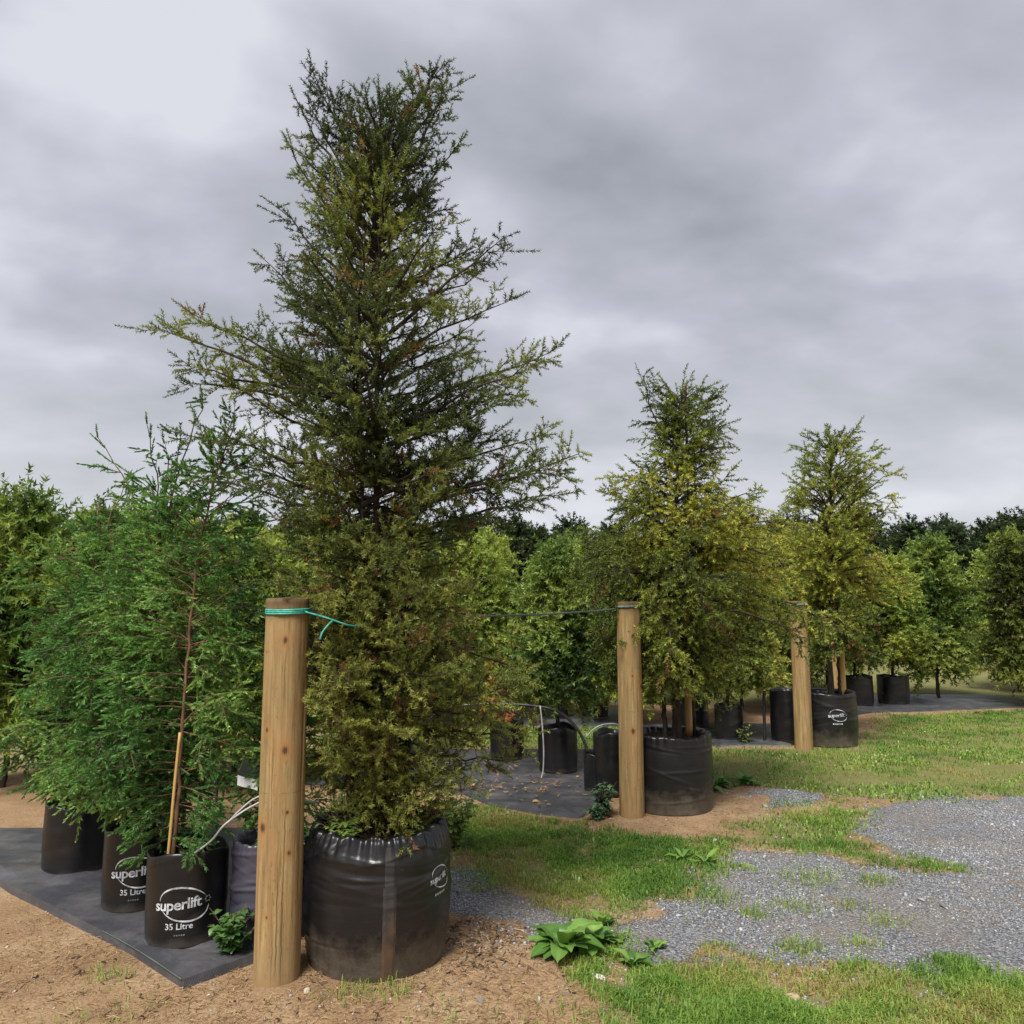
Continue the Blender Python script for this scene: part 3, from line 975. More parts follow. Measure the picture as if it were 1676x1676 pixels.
def logo(th0, z0, k=1.0, word='superlift', sub='35 Litre', dim='print'):
    """printed mark: word, a ring emblem, two swooshes and the volume underneath; k scales it"""
    out = []
    V, Fs = text_flat(word, 0.062 * k, 0.0011 * k, 0.93)
    V[:, 1] += 0.06 * 0.0
    V[:, 0] -= 0.012 * k
    w0 = V[:, 0].max()
    V[:, 0] *= 0.196 * k / (V[:, 0].max() - V[:, 0].min())
    V[:, 1] += V[:, 0] * 0.06
    out.append((V, Fs, th0, z0 - 0.016 * k, dim, 'brand_print'))
    # emblem of small petals after the word
    Ve, Fe = [], []
    for q in range(6):
        aa = q * pi / 3
        cx, cy = 0.112 * k + 0.011 * k * cos(aa), 0.010 * k + 0.011 * k * sin(aa)
        b0 = len(Ve)
        for j in range(8):
            Ve.append((cx + 0.0042 * k * cos(j * pi / 4), cy + 0.0042 * k * sin(j * pi / 4), 0))
        Fe.append(list(range(b0, b0 + 8)))
    out.append((np.array(Ve), Fe, th0, z0, 'print_dim' if dim == 'print' else dim, 'emblem_print'))
    for (a0, a1) in ((42, 188), (-138, 8)):
        Vs_, Fs_ = swoosh(0.104 * k, 0.068 * k, -14, a0, a1, 0.0075 * k)
        Vs_[:, 0] += 0.014 * k
        out.append((Vs_, Fs_, th0, z0 + 0.002, dim, 'swoosh_print'))
    if sub:
        V, Fs = text_flat(sub, 0.036 * k, 0.0006 * k)
        out.append((V, Fs, th0 - 0.02, z0 - 0.098 * k, dim, 'volume_print'))
    Vb, Fb = [], []
    for q in range(5):
        x0 = -0.022 * k + q * 0.0095 * k
        b0 = len(Vb)
        Vb += [(x0, 0, 0), (x0 + 0.006 * k, 0, 0), (x0 + 0.006 * k, 0.006 * k, 0), (x0, 0.006 * k, 0)]
        Fb.append([b0, b0 + 1, b0 + 2, b0 + 3])
    big = 1.0 if sub else 2.6
    out.append((np.array(Vb) * big, Fb, th0, z0 - (0.125 if sub else 0.108) * k, 'print_dim' if sub else dim, 'small_print'))
    return out


FRONT = -pi / 2
BAGS = 'large black planter bags along the post row'
# the largest bag in front
bag1 = Bag(0.308, 0.545, 5, gather=0.0085, crease=60, camp=0.0042, bulge=0.035, zbias=0.85, foot=0.93)
b1 = place_bag(bag1, (-0.585, 3.565, -0.005), 0, 'big black planter bag with gathered rim and muddy base beside the twine-tied post', 'plastic', BAGS, 260, 110,
               logo(FRONT + 1.10, 0.36, 0.62, 'superlift', '') )
# webbing strip sewn up the front, lapped half way
for (z0, z1, w, of) in ((0.004, 0.375, 0.054, 0.0035), (0.365, 0.525, 0.046, 0.0022)):
    nn = 40
    xx = np.linspace(-w / 2, w / 2, 6)
    zs_ = np.linspace(z0, z1, nn)
    Vw = np.array([(x_, z_, (-0.004 if (i in (0, 5)) else 0.0)) for z_ in zs_ for i, x_ in enumerate(xx)])
    Fw = [[j * 6 + i, j * 6 + i + 1, j * 6 + 6 + i + 1, j * 6 + 6 + i] for j in range(nn - 1) for i in range(5)]
    obj('seam_strip', poly_mesh('seam_strip', bag1.wrap(Vw, FRONT + 0.30, 0, of), Fw), M['strip'], b1)

bag2 = Bag(0.305, 0.54, 17, gather=0.003, crease=34, camp=0.005, bulge=0.02, zbias=0.6, dip=0.008, foot=0.97)
place_bag(bag2, (1.185, 5.99, -0.005), 0, 'black planter bag with smooth rim and seamless plain front behind the second post', 'plastic', BAGS, 160, 70)
bag3 = Bag(0.33, 0.55, 29, gather=0.003, crease=26, camp=0.005, bulge=0.02, zbias=0.6, dip=0.006, foot=0.95)
place_bag(bag3, (3.40, 8.63, -0.005), 0, 'black planter bag with small white print standing behind the third post', 'plastic', BAGS, 120, 50, logo(FRONT + 0.02, 0.34, 0.85, 'superlift', ''))
# 35 litre printed pots on the mat
bag4 = Bag(0.172, 0.375, 41, gather=0.001, crease=9, camp=0.003, bulge=0.0, zbias=0.4, dip=0.010, foot=0.96)
place_bag(bag4, (-1.465, 3.665, 0.028), 0, 'black 35 litre pot with white printed word and swoosh on the mat corner', 'plastic_clean', 'printed 35 litre pots', 120, 60, logo(FRONT - 0.10 + 0.34, 0.185, 1.0), soil_z=0.05, cat='plant pot')
bag5 = Bag(0.172, 0.375, 43, gather=0.001, crease=9, camp=0.003, bulge=0.0, zbias=0.4, dip=0.010, foot=0.96)
place_bag(bag5, (-1.86, 4.05, 0.028), 0, 'black printed pot behind the 35 litre pot, deeper on the mat', 'plastic_clean', 'printed 35 litre pots', 100, 50, logo(FRONT + 0.30, 0.19, 1.0), soil_z=0.05, cat='plant pot')
bag6 = Bag(0.165, 0.40, 47, gather=0.003, crease=90, camp=0.0065, bulge=0.02, zbias=0.5, dip=0.006)
place_bag(bag6, (-1.11, 3.72, 0.028), 0, 'faded violet black bag with horizontal creases squeezed between printed pot and post', 'plastic_violet', None, 120, 80)

# small pots further back: plain bags
small_pots = [
    ((-0.05, 7.68), 0.165, 0.36, 'square shouldered black pot on curved mat holding the orange leaved sapling'),
    ((0.415, 7.18), 0.178, 0.38, 'black pot on curved mat beside the thin grey riser tube'),
    ((0.80, 6.36), 0.15, 0.46, 'tall narrow black bag half hidden behind the second post'),
    ((0.665, 6.40), 0.09, 0.30, 'narrow little black bag beside the bluish weed'),
    ((2.40, 8.76), 0.155, 0.37, 'black pot at the edge of grey mat strip near the peg'),
    ((2.22, 9.70), 0.18, 0.34, 'low black pot behind the pot on grey mat strip'),
    ((2.98, 8.62), 0.16, 0.55, 'dark upright bag tucked behind the third post'),
    ((5.10, 11.7), 0.24, 0.42, 'dark pot past the last post on its own mat'),
    ((5.75, 11.9), 0.22, 0.40, 'dark pot furthest along the mat past the last post'),
    ((0.55, 10.4), 0.20, 0.36, 'black pot on the dusty mat beyond the grass strip'),
    ((1.10, 10.6), 0.19, 0.34, 'black pot at the right end of the dusty mat'),
    ((-2.45, 4.55), 0.172, 0.375, 'plain black pot at the far left end of the printed row'),
]
for i, ((x, y), R, H, lab) in enumerate(small_pots):
    bg_ = Bag(R, H, 60 + i, gather=0.002, crease=12, camp=0.005, bulge=0.01, dip=0.012, zbias=0.5)
    onmat = any(pdist(np.array([x]), np.array([y]), pl)[0] > 0 for pl in (MAT_A, MAT_B, MAT_C, MAT_D, MAT_E))
    place_bag(bg_, (x, y, 0.010 if onmat else gz(x, y) - 0.005), 0, lab, 'plastic_clean', 'small black pots behind the post row', 48, 24, cat='plant pot')


# ------------------------------------------------------------------ posts, wire, twine
def post_mesh(seed, h, r=0.0875, nth=112, nz=90):
    rr_ = np.random.default_rng(seed)
    th = np.arange(nth) * 2 * pi / nth
    z = np.concatenate([[-0.25], np.linspace(0, h - 0.004, nz)])
    TH, ZZ = np.meshgrid(th, z)
    ph = rr_.uniform(0, 6.28, 6)
    R = r * (1.03 - 0.035 * np.clip(ZZ / h, 0, 1)) + 0.002 * np.sin(2 * TH + ph[0]) + 0.0016 * np.sin(3 * TH + ph[1] + ZZ * 1.5) + 0.0012 * np.sin(7 * TH + ph[2] + ZZ * 3)
    for (t0, za, zb, dep, w) in [(FRONT + 0.12, 1.15, 1.345, 0.009, 0.03), (FRONT + 0.30, 0.0, 0.62, 0.006, 0.022), (FRONT + 0.05, 0.05, 0.40, 0.0045, 0.02), (FRONT + 1.3, 0.3, 1.2, 0.007, 0.03), (FRONT - 2.0, 0.2, 1.4, 0.008, 0.03)]:
        c = t0 + 0.02 * np.sin(ZZ * 9 + ph[3]) + 0.012 * np.sin(ZZ * 31)
        dt = (TH - c + pi) % (2 * pi) - pi
        win = np.clip((ZZ - za) / 0.06, 0, 1) * np.clip((zb - ZZ) / 0.10, 0, 1)
        R = R - dep * np.exp(-(dt / w) ** 2) * win
    V = np.stack([R * np.cos(TH), R * np.sin(TH), ZZ], -1)
    top = V[-1].copy()
    top[:, :2] *= 0.955
    top[:, 2] = h + 0.004 * np.sin(th + ph[4])
    V = np.concatenate([V.reshape(-1, 3), top, [[0, 0, h]]])
    rows = nz + 2
    i = np.arange(rows - 1)[:, None] * nth
    k = np.arange(nth)[None, :]
    k2 = (k + 1) % nth
    Fq = np.stack([i + k, i + k2, i + nth + k2, i + nth + k], -1).reshape(-1, 4)
    b = (rows - 1) * nth
    Ft = np.stack([b + np.arange(nth), b + (np.arange(nth) + 1) % nth, np.full(nth, rows * nth)], -1)
    return mesh_np('wooden_post', V, [Fq, Ft], smooth=True)


POSTS = [(-0.955, 3.33, 1.525, 'round pine post tied with green twine in front of the violet bag', 0.0),
         (0.855, 5.73, 1.512, 'round pine post with grey strap cap left of the plain planter bag', 0.7),
         (3.04, 8.28, 1.525, 'round pine post in grass left of the white-printed planter bag', 1.9),
         (4.56, 11.1, 1.52, 'far pine post half hidden behind the furthest tree trunk', 2.6)]
for i, (x, y, h, lab, rz) in enumerate(POSTS):
    o = obj('wooden_post', post_mesh(3 + i, h), M['post'], None, (x, y, 0), rz)
    tag(o, lab, 'post', 'wooden posts along the planter row')

# twine wrapped round the first post with a trailing end
p1 = POSTS[0]
tw = empty('green_twine', (p1[0], p1[1], 1.462))
tag(tw, 'bright green twine looped round the post with a loose tail', 'twine')
for dz in (0.0, 0.008, 0.015):
    a = np.linspace(0, 2 * pi, 40)
    rr = 0.092
    P = np.stack([rr * np.cos(a), rr * np.sin(a), dz + 0.004 * np.sin(a * 1 + 0.4)], -1)
    V, F = tubes(P[None], np.full((1, 40), 0.0042), 6, ref=np.array([0, 0, 1.0]))
    obj('loop', mesh_np('loop', V, F, smooth=True), M['twine'], tw)
pipe('tail', [(0.082, -0.04, 0.004), (0.12, -0.09, -0.002), (0.18, -0.14, -0.014), (0.23, -0.16, -0.028), (0.29, -0.13, -0.05), (0.36, 0.02, -0.06)], 0.0038, M['twine'], tw)
pipe('tail', [(0.228, -0.158, -0.028), (0.205, -0.17, -0.055), (0.188, -0.175, -0.082), (0.182, -0.175, -0.105)], 0.0038, M['twine'], tw)
# straps round the other posts
for (x, y, h, lab, rz) in POSTS[1:3]:
    a = np.linspace(0, 2 * pi, 40)
    P = np.stack([0.089 * np.cos(a), 0.089 * np.sin(a), 0.006 * np.sin(a + 1)], -1)
    V, F = tubes(P[None], np.full((1, 40), 0.010), 6, ref=np.array([0, 0, 1.0]))
    s_ = obj('strap', mesh_np('strap', V, F, smooth=True), M['strap'], None, (x, y, h - 0.030))
    tag(s_, 'dull green strap round the top of the ' + ('post left of the plain planter bag' if x < 1 else 'post standing in the grass'), 'strap')
# support wire from post to post, on their back side
wp = []
for (xa, ya, ha, *_), (xb, yb, hb, *_) in zip(POSTS[:-1], POSTS[1:]):
    for q in range(6):
        f = q / 6
        wp.append((xa + (xb - xa) * f, ya + (yb - ya) * f + 0.095, 1.465 - 0.035 * sin(pi * f)))
wp.append((POSTS[3][0], POSTS[3][1] + 0.095, 1.465))
wp = [(-3.2, 0.35, 1.455), (-2.0, 1.95, 1.44)][:0] + wp
tag(pipe('support_line', wp, 0.0065, M['wire'], None, 90, 6), 'thin dark support line strung between the post tops', 'cable')


# ------------------------------------------------------------------ trees
def quad_bez(S, Cc, E, M_):
    t = np.linspace(0, 1, M_)[:, None]
    return (1 - t) ** 2 * S + 2 * t * (1 - t) * Cc + t ** 2 * E


def perp(d, r):
    v = r.normal(0, 1, 3)
    v -= d * v.dot(d)
    return v / (np.linalg.norm(v) + 1e-9)


def needles(P0, P1, tint, per, nl, nw, r, pitch=(0.75, 1.15), flat=0.0, tipbright=0.35):
    """triangular leaves spiralling along straight twigs"""
    n = len(P0)
    d = P1 - P0
    L = np.linalg.norm(d, axis=1)
    d = d / L[:, None]
    cnt = np.maximum((L * per).astype(int), 4)
    idx = np.repeat(np.arange(n), cnt)
    N_ = len(idx)
    off = np.concatenate([[0], np.cumsum(cnt)[:-1]])
    k = np.arange(N_) - off[idx]
    t = (k + r.uniform(0, 1, N_)) / cnt[idx]
    dd = d[idx]
    az = k * 2.39996 + r.uniform(-0.4, 0.4, N_) + idx * 1.7
    ref = np.where(np.abs(dd[:, 2:3]) > 0.9, np.array([[1.0, 0, 0]]), np.array([[0, 0, 1.0]]))
    u = unit(np.cross(dd, ref))
    w = np.cross(dd, u)
    ca, sa = np.cos(az)[:, None], np.sin(az)[:, None]
    side = unit(u * ca + w * sa * (1 - flat))
    pt = r.uniform(pitch[0], pitch[1], N_)[:, None]
    nd = dd * np.cos(pt) + side * np.sin(pt)
    base = P0[idx] + d[idx] * (L[idx] * t)[:, None]
    ll = (nl * r.uniform(0.65, 1.2, N_) * (1 - 0.35 * t))[:, None]
    wv = unit(np.cross(nd, side + r.normal(0, 0.6, (N_, 3)))) * (nw * r.uniform(0.8, 1.2, N_))[:, None] * 0.5
    V = np.stack([base - wv, base + wv, base + nd * ll], 1).reshape(-1, 3)
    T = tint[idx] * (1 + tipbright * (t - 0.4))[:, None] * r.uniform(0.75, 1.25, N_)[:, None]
    return V, np.arange(N_ * 3).reshape(-1, 3), np.repeat(T, 3, 0)


def make_tree(name, loc, label, cat, group, S):
    r = np.random.default_rng(S['seed'])
    root = empty(name, loc)
    tag(root, label, cat, group)
    prof = np.array(S['prof'], float)          # z, left, right, depth

    def extent(z, az):
        L_, R_, D_ = (np.interp(z, prof[:, 0], prof[:, k]) for k in (1, 2, 3))
        ax = R_ if cos(az) > 0 else L_
        lump = 0.42 + 1.16 * float(fbm(np.array([z * 3.1 + 20]), np.array([cos(az) * 1.6 + sin(az) * 0.9 + 20]), S['seed'] + 3, 2)[0])
        return lump / math.sqrt((cos(az) / max(ax, .02)) ** 2 + (sin(az) / max(D_, .02)) ** 2)

    stems = []
    for (pts, r0, r1) in S['stems']:
        n = 36
        P = spline(pts, n)
        zz_ = np.linspace(0, 1, n)
        P[1:-1, :2] += r.normal(0, S.get('wander', 0.004), (n - 2, 2))
        R = r0 + (r1 - r0) * zz_ ** 0.8
        R[0] *= 1.25
        V, F = tubes(P[None], R[None], 9, ref=np.array([1.0, 0.03, 0]))
        V = V + 0.06 * R.mean() * r.normal(0, 1, V.shape)
        obj('trunk', mesh_np('trunk', V, [F, np.array([[(n - 1) * 9 + k for k in range(9)]])], smooth=True), M[S.get('bark', 'bark')], root)
        stems.append(P)

    def axis_at(z, which=None):
        c = [s_ for s_ in stems if s_[0, 2] <= z <= s_[-1, 2] + 0.02] or [stems[0]]
        s_ = c[r.integers(len(c))] if which is None else stems[which]
        return np.array([np.interp(z, s_[:, 2], s_[:, k]) for k in range(3)])

    prim, pr = [], []
    z0, z1 = S['zr']
    hero = S.get('hero', [])
    for (E, zs, bow) in hero:
        prim.append((axis_at(zs), np.array(E, float), bow, 2.0))
    for i in range(S['nprim']):
        u = (i + r.uniform(0, 1)) / S['nprim']
        z = z0 + (z1 - z0) * u ** S.get('zpow', 1.0)
        az = i * 2.39996 + r.uniform(-0.5, 0.5)
        k = r.uniform(0.35, 1.0) ** 0.6 * r.uniform(0.85, 1.12)
        rad = extent(z, az) * k
        zrel = (z - z0) / (z1 - z0)
        slope = np.interp(zrel, [0, 0.3, 0.7, 1.0], S['slope']) + r.normal(0, 0.12)
        rise = rad * slope
        zs = min(max(z - rise, z0 * 0.6), stems[0][-1, 2] - 0.02)
        A = axis_at(zs)
        top = stems[0][-1]
        ctr = np.array([np.interp(z, stems[0][:, 2], stems[0][:, q]) for q in (0, 1)])
        E = np.array([ctr[0] + rad * cos(az), ctr[1] + rad * sin(az), z])
        prim.append((A, E, S.get('bow', 0.0) + r.normal(0, 0.06), k))
    Mp = 8
    PP, PR, secP, secR, tw0, tw1, twt = [], [], [], [], [], [], []
    clump = S.get('clump', 2.0)

    def colour(p):
        v = fbm(np.array([p[0] * clump + p[2] * clump * 0.9 + 40]), np.array([p[1] * clump + p[2] * clump * 0.5 + 40]), S['seed'], 2)[0]
        zr_ = (p[2] - z0) / (z1 - z0)
        s_ = (v - 0.5) * 1.5 + np.interp(zr_, [0, 0.3, 0.6, 1.0], S['tone']) + r.normal(0, 0.09)
        c = lerp_pal(S['pal'], np.array([s_]))[0]
        if r.uniform() < S.get('dead', 0.0) * (1.6 - zr_):
            c = np.array(S.get('deadc', (0.17, 0.095, 0.035))) * r.uniform(0.7, 1.2)
        return c

    for (A, E, bow, k) in prim:
        ln = np.linalg.norm(E - A) + 1e-6
        Cc = A + (E - A) * 0.5 + np.array([0, 0, bow * ln]) + r.normal(0, 0.05, 3) * ln
        P = quad_bez(A, Cc, E, Mp)
        P[2:-1] += r.normal(0, 0.012, (Mp - 3, 3)) * ln
        PP.append(P)
        b0 = S.get('br', 0.011) * (0.35 + ln / 0.9)
        PR.append(np.linspace(b0, 0.0018, Mp))
        d = np.diff(P, axis=0)
        cum = np.concatenate([[0], np.cumsum(np.linalg.norm(d, axis=1))])
        tot = cum[-1]
        ns = max(2, int(tot * (1 - S.get('bare', 0.15)) / S['sec_sp']))
        fl = S.get('planar', 0.4)
        for j in range(ns):
            s_ = tot * (S.get('bare', 0.15) + (1 - S.get('bare', 0.15)) * (j + r.uniform(0, 1)) / ns)
            q = np.array([np.interp(s_, cum, P[:, a]) for a in range(3)])
            seg = min(np.searchsorted(cum, s_), Mp - 1)
            tg = unit(d[max(seg - 1, 0)])
            lat = perp(tg, r)
            lat[2] *= (1 - fl)
            lat = unit(lat)
            fr = s_ / tot
            if r.uniform() > np.interp((q[2] - z0) / (z1 - z0), [0, 0.25, 0.5, 0.75, 1.0], S.get('dens', (1, 1, 1, 1, 1))):
                continue
            if 'gap' in S and k < 1.5 and fbm(np.array([q[0] * 6.2 + q[2] * 4.6 + 30]), np.array([q[1] * 6.2 + q[2] * 5.3 - q[0] * 2.3 + 30]), S['seed'] + 11, 2)[0] < S['gap'] and q[2] > z0 + 0.3 * (z1 - z0):
                continue
            sl = S['sec_len'] * r.uniform(0.5, 1.25) * (1.15 - 0.55 * fr) * min(1, 0.5 + tot)
            dr = unit(tg * r.uniform(0.45, 0.9) + lat * 0.8 + np.array([0, 0, S.get('lift', 0.12)]))
            e = q + dr * sl + np.array([0, 0, S.get('droop', 0.0) * sl]) + r.normal(0, 0.06, 3) * sl
            mid = (q + e) / 2 + r.normal(0, 0.05, 3) * sl - np.array([0, 0, S.get('droop', 0.0) * sl * 0.5])
            sp_ = quad_bez(q, mid, e, 4)
            secP.append(sp_)
            secR.append(np.linspace(max(0.0011, 0.004 * sl / 0.2), 0.0008, 4) * S.get('thick', 1.0))
            c0 = colour(q)
            nt_ = max(1, int(sl / S['tw_sp']))
            for m_ in range(nt_ + 1):
                f = 1.0 if m_ == nt_ else (m_ + r.uniform(0.2, 1)) / (nt_ + 0.5)
                b = (1 - f) ** 2 * sp_[0] + 2 * f * (1 - f) * mid + f * f * sp_[3]
                tl = S['tw_len'] * r.uniform(0.5, 1.3)
                sd_ = unit(e - mid)
                if m_ == nt_:
                    dv = sd_
                    if r.uniform() < S.get('spike', 0.0):
                        tl *= 2.0
                else:
                    lt = perp(sd_, r)
                    lt[2] *= (1 - fl)
                    dv = unit(sd_ * r.uniform(0.4, 0.9) + unit(lt) * 0.8 + np.array([0, 0, S.get('lift', 0.12)]))
                tw0.append(b)
                tw1.append(b + dv * tl)
                twt.append(c0 * r.uniform(0.8, 1.2))
        # leading shoot
        tg = unit(d[-1])
        for q in range(3):
            tw0.append(P[-1 - q])
            tw1.append(P[-1 - q] + unit(tg + r.normal(0, 0.25, 3)) * S['tw_len'] * r.uniform(1.0, 1.9))
            twt.append(colour(P[-1]))
    # leaders of every stem
    for st in stems:
        top = st[-1]
        for q in range(S.get('leaders', 10)):
            b = st[-1 - r.integers(0, 7)]
            dv = unit(np.array([r.normal(0, 0.45), r.normal(0, 0.45), 1.0]))
            L_ = S['tw_len'] * r.uniform(1.2, 2.4)
            secP.append(quad_bez(b, b + dv * L_ * 0.5, b + dv * L_, 4))
            secR.append(np.linspace(0.002, 0.0009, 4))
            for m_ in range(5):
                f = m_ / 4
                bb = b + dv * L_ * f
                tw0.append(bb)
                tw1.append(bb + unit(dv + perp(dv, r) * (0.9 if m_ < 4 else 0.1)) * S['tw_len'] * r.uniform(0.5, 0.9))
                twt.append(colour(bb))
    tw0, tw1, twt = np.array(tw0), np.array(tw1), np.array(twt)
    if 'clear' in S:
        (cx0, cx1, cy1, cz1) = S['clear']
        ins = lambda q: (q[:, 0] > cx0) & (q[:, 0] < cx1) & (q[:, 1] < cy1) & (q[:, 2] < cz1)
        kp = ~(ins(tw0) | ins(tw1))
        tw0, tw1, twt = tw0[kp], tw1[kp], twt[kp]
        kp = [i for i in range(len(secP)) if not ins(secP[i]).any()]
        secP, secR = [secP[i] for i in kp], [secR[i] for i in kp]
        kp = [i for i in range(len(PP)) if not ins(PP[i]).any()]
        PP, PR = [PP[i] for i in kp], [PR[i] for i in kp]
    Va, Fa = tubes(np.array(PP), np.array(PR), 5)
    Vb, Fb = tubes(np.array(secP), np.array(secR), 3)
    parts = [(Va, Fa, None), (Vb, Fb, None)]
    if S.get('twig_wood', True):
        rt = S.get('twig_r', 0.0009)
        Vc, Fc = tubes(np.stack([tw0, tw1], 1), np.tile(np.array([[rt, rt * 0.6]]), (len(tw0), 1)), 3)
        parts.append((Vc, Fc, None))
    V, Fs, _ = joinm(parts)
    tag(obj('branches', mesh_np('branches', V, Fs), M[S.get('twig_mat', 'bark')], root), kind='stuff')
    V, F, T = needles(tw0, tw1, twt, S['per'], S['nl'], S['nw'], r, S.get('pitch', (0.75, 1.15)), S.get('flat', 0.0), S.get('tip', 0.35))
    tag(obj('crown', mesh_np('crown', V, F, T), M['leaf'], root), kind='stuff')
    root.scale = (1, 1, S.get('zscale', 1.0))
    print(name, 'prims', len(prim), 'secs', len(secP), 'twigs', len(tw0), 'leaves', len(F))
    return root


OLIVE = [(0.034, 0.050, 0.017), (0.064, 0.086, 0.024), (0.100, 0.132, 0.033), (0.152, 0.184, 0.042), (0.225, 0.240, 0.055)]
# ---- the tall tree; local origin at the soil, axis x = -0.55, y = 3.6
TZ = 0.51
main_prof = [(z - TZ, l, rr, d) for (z, l, rr, d) in [
    (0.55, 0.22, 0.24, 0.24), (0.75, 0.36, 0.56, 0.36), (1.00, 0.42, 0.66, 0.42), (1.20, 0.46, 0.70, 0.46), (1.50, 0.54, 0.78, 0.50), (1.75, 0.62, 0.78, 0.54),
    (2.05, 0.62, 0.68, 0.54), (2.30, 0.62, 0.78, 0.54), (2.50, 0.62, 0.60, 0.52), (2.75, 0.62, 0.52, 0.50), (3.00, 0.60, 0.58, 0.48), (3.25, 0.56, 0.58, 0.44),
    (3.45, 0.40, 0.30, 0.38), (3.65, 0.50, 0.42, 0.36), (3.90, 0.44, 0.40, 0.30), (4.00, 0.36, 0.30, 0.20), (4.10, 0.20, 0.14, 0.10), (4.30, 0.06, 0.10, 0.06)]]
hero = [((-1.04, -0.05, 2.36), 1.95, 0.03), ((-0.93, 0.05, 2.12), 1.75, 0.05), ((-0.86, -0.1, 1.82), 1.55, 0.03), ((0.93, -0.05, 1.74), 1.45, 0.04), ((0.80, 0.0, 1.55), 1.35, 0.06),
        ((0.82, 0.1, 2.30), 1.9, 0.02), ((0.58, -0.1, 2.80), 2.3, 0.0), ((0.60, 0.0, 2.52), 2.1, 0.0), ((-0.46, 0.0, 3.62), 2.85, -0.05), ((-0.36, -0.05, 3.72), 2.9, -0.05),
        ((0.27, 0.0, 3.78), 3.1, -0.05), ((-0.55, 0.05, 3.05), 2.4, -0.02), ((-0.58, 0.0, 2.74), 2.2, 0.0), ((0.10, 0.0, 3.70), 3.2, 0.0), ((-0.40, 0.04, 3.60), 2.95, -0.04), ((0.24, -0.04, 3.72), 3.15, -0.04), ((0.30, 0.03, 3.66), 3.1, -0.05),
        ((0.86, -0.12, 1.62), 1.40, 0.05), ((0.72, 0.12, 1.72), 1.45, 0.05), ((0.66, -0.05, 1.50), 1.30, 0.05), ((0.78, 0.05, 1.86), 1.5, 0.04), ((-0.70, -0.1, 1.60), 1.35, 0.04), ((-0.78, 0.08, 1.72), 1.45, 0.04),
        ((-0.98, 0.08, 2.22), 1.95, 0.03), ((-0.88, -0.12, 2.42), 2.0, 0.02), ((0.70, -0.1, 2.18), 1.85, 0.03), ((-0.50, 0.06, 3.40), 2.75, -0.04), ((0.36, 0.05, 3.40), 2.85, -0.03), ((0.30, -0.05, 3.62), 3.0, -0.04)]
make_tree('tall_conifer', (-0.625, 3.595, TZ - 0.01), 'tall narrow olive conifer with spiky shoots growing from the gathered planter bag', 'tree', 'conifers in the post row', dict(
    seed=7, zscale=0.972, clear=(-0.60, -0.20, -0.12, 1.05), prof=main_prof, zr=(0.04, 3.60), zpow=1.12, nprim=350, slope=(-0.15, 0.12, 0.55, 1.1), hero=hero, bow=0.03,
    stems=[([(0.05, 0, -0.03), (0.04, 0.0, 0.5), (0.0, 0.02, 1.2), (-0.02, 0.0, 2.2), (-0.04, 0.0, 3.1), (-0.02, 0.0, 3.60)], 0.026, 0.004),
           ([(-0.09, -0.02, -0.03), (-0.10, -0.02, 0.5), (-0.07, 0.0, 1.2), (-0.10, 0.02, 1.9), (-0.16, 0.0, 2.5)], 0.022, 0.004),
           ([(0.12, 0.06, -0.03), (0.15, 0.06, 0.5), (0.13, 0.04, 1.1), (0.16, 0.0, 1.6)], 0.014, 0.003)],
    sec_sp=0.036, sec_len=0.17, tw_sp=0.021, tw_len=0.058, per=340, nl=0.024, nw=0.0064, planar=0.25, lift=0.16, spike=0.22, bare=0.16,
    pal=OLIVE, tone=(0.70, 0.66, 0.54, 0.42), dead=0.055, dens=(0.75, 1, 1, 0.8, 0.6), gap=0.41, clump=2.4, leaders=9, br=0.010))

# ---- second and third conifer in the row: yellower, drooping
def row_prof(rows, tz, k=1.0):
    return [(z - tz, l * k, rr * k, d * k) for (z, l, rr, d) in rows]


YEL = [(0.045, 0.060, 0.016), (0.105, 0.135, 0.028), (0.185, 0.220, 0.040), (0.285, 0.305, 0.053), (0.40, 0.37, 0.07)]
make_tree('drooping_conifer', (1.25, 6.02, 0.50), 'yellow olive conifer with wide skirt and thin bare top stake in the plain planter bag', 'tree', 'conifers in the post row', dict(
    seed=19, prof=row_prof([(0.85, 0.25, 0.32, 0.4), (1.05, 0.42, 0.60, 0.55), (1.35, 0.62, 0.78, 0.68), (1.65, 0.76, 0.88, 0.74), (1.95, 0.72, 0.88, 0.70), (2.15, 0.62, 0.76, 0.60), (2.35, 0.62, 0.62, 0.50),
                            (2.55, 0.32, 0.36, 0.32), (2.75, 0.20, 0.24, 0.22), (3.0, 0.18, 0.30, 0.2), (3.15, 0.24, 0.30, 0.2), (3.3, 0.2, 0.15, 0.1)], 0.5, 1.14),
    zr=(0.36, 2.72), nprim=200, slope=(-0.5, -0.1, 0.35, 0.9), bow=0.14, hero=[((-0.22, 0, 2.80), 2.1, -0.1), ((0.38, 0.0, 2.35), 1.9, 0.1), ((0.42, 0.0, 2.48), 2.0, 0.1)],
    stems=[([(0.0, 0, -0.03), (0.0, 0, 0.6), (0.02, 0, 1.4), (0.06, 0, 2.1), (0.10, 0, 2.66)], 0.040, 0.005), ([(-0.08, 0.02, -0.03), (-0.09, 0.02, 0.5), (-0.06, 0, 1.0)], 0.022, 0.006)],
    sec_sp=0.050, sec_len=0.24, tw_sp=0.034, tw_len=0.085, per=210, nl=0.034, nw=0.0105, planar=0.45, lift=-0.10, droop=-0.28, bare=0.14, pal=YEL, tone=(0.54, 0.54, 0.44, 0.34), dens=(1, 1, 1, 0.8, 0.65), gap=0.36, dead=0.03, clump=1.6, leaders=12, br=0.012, tip=0.6))
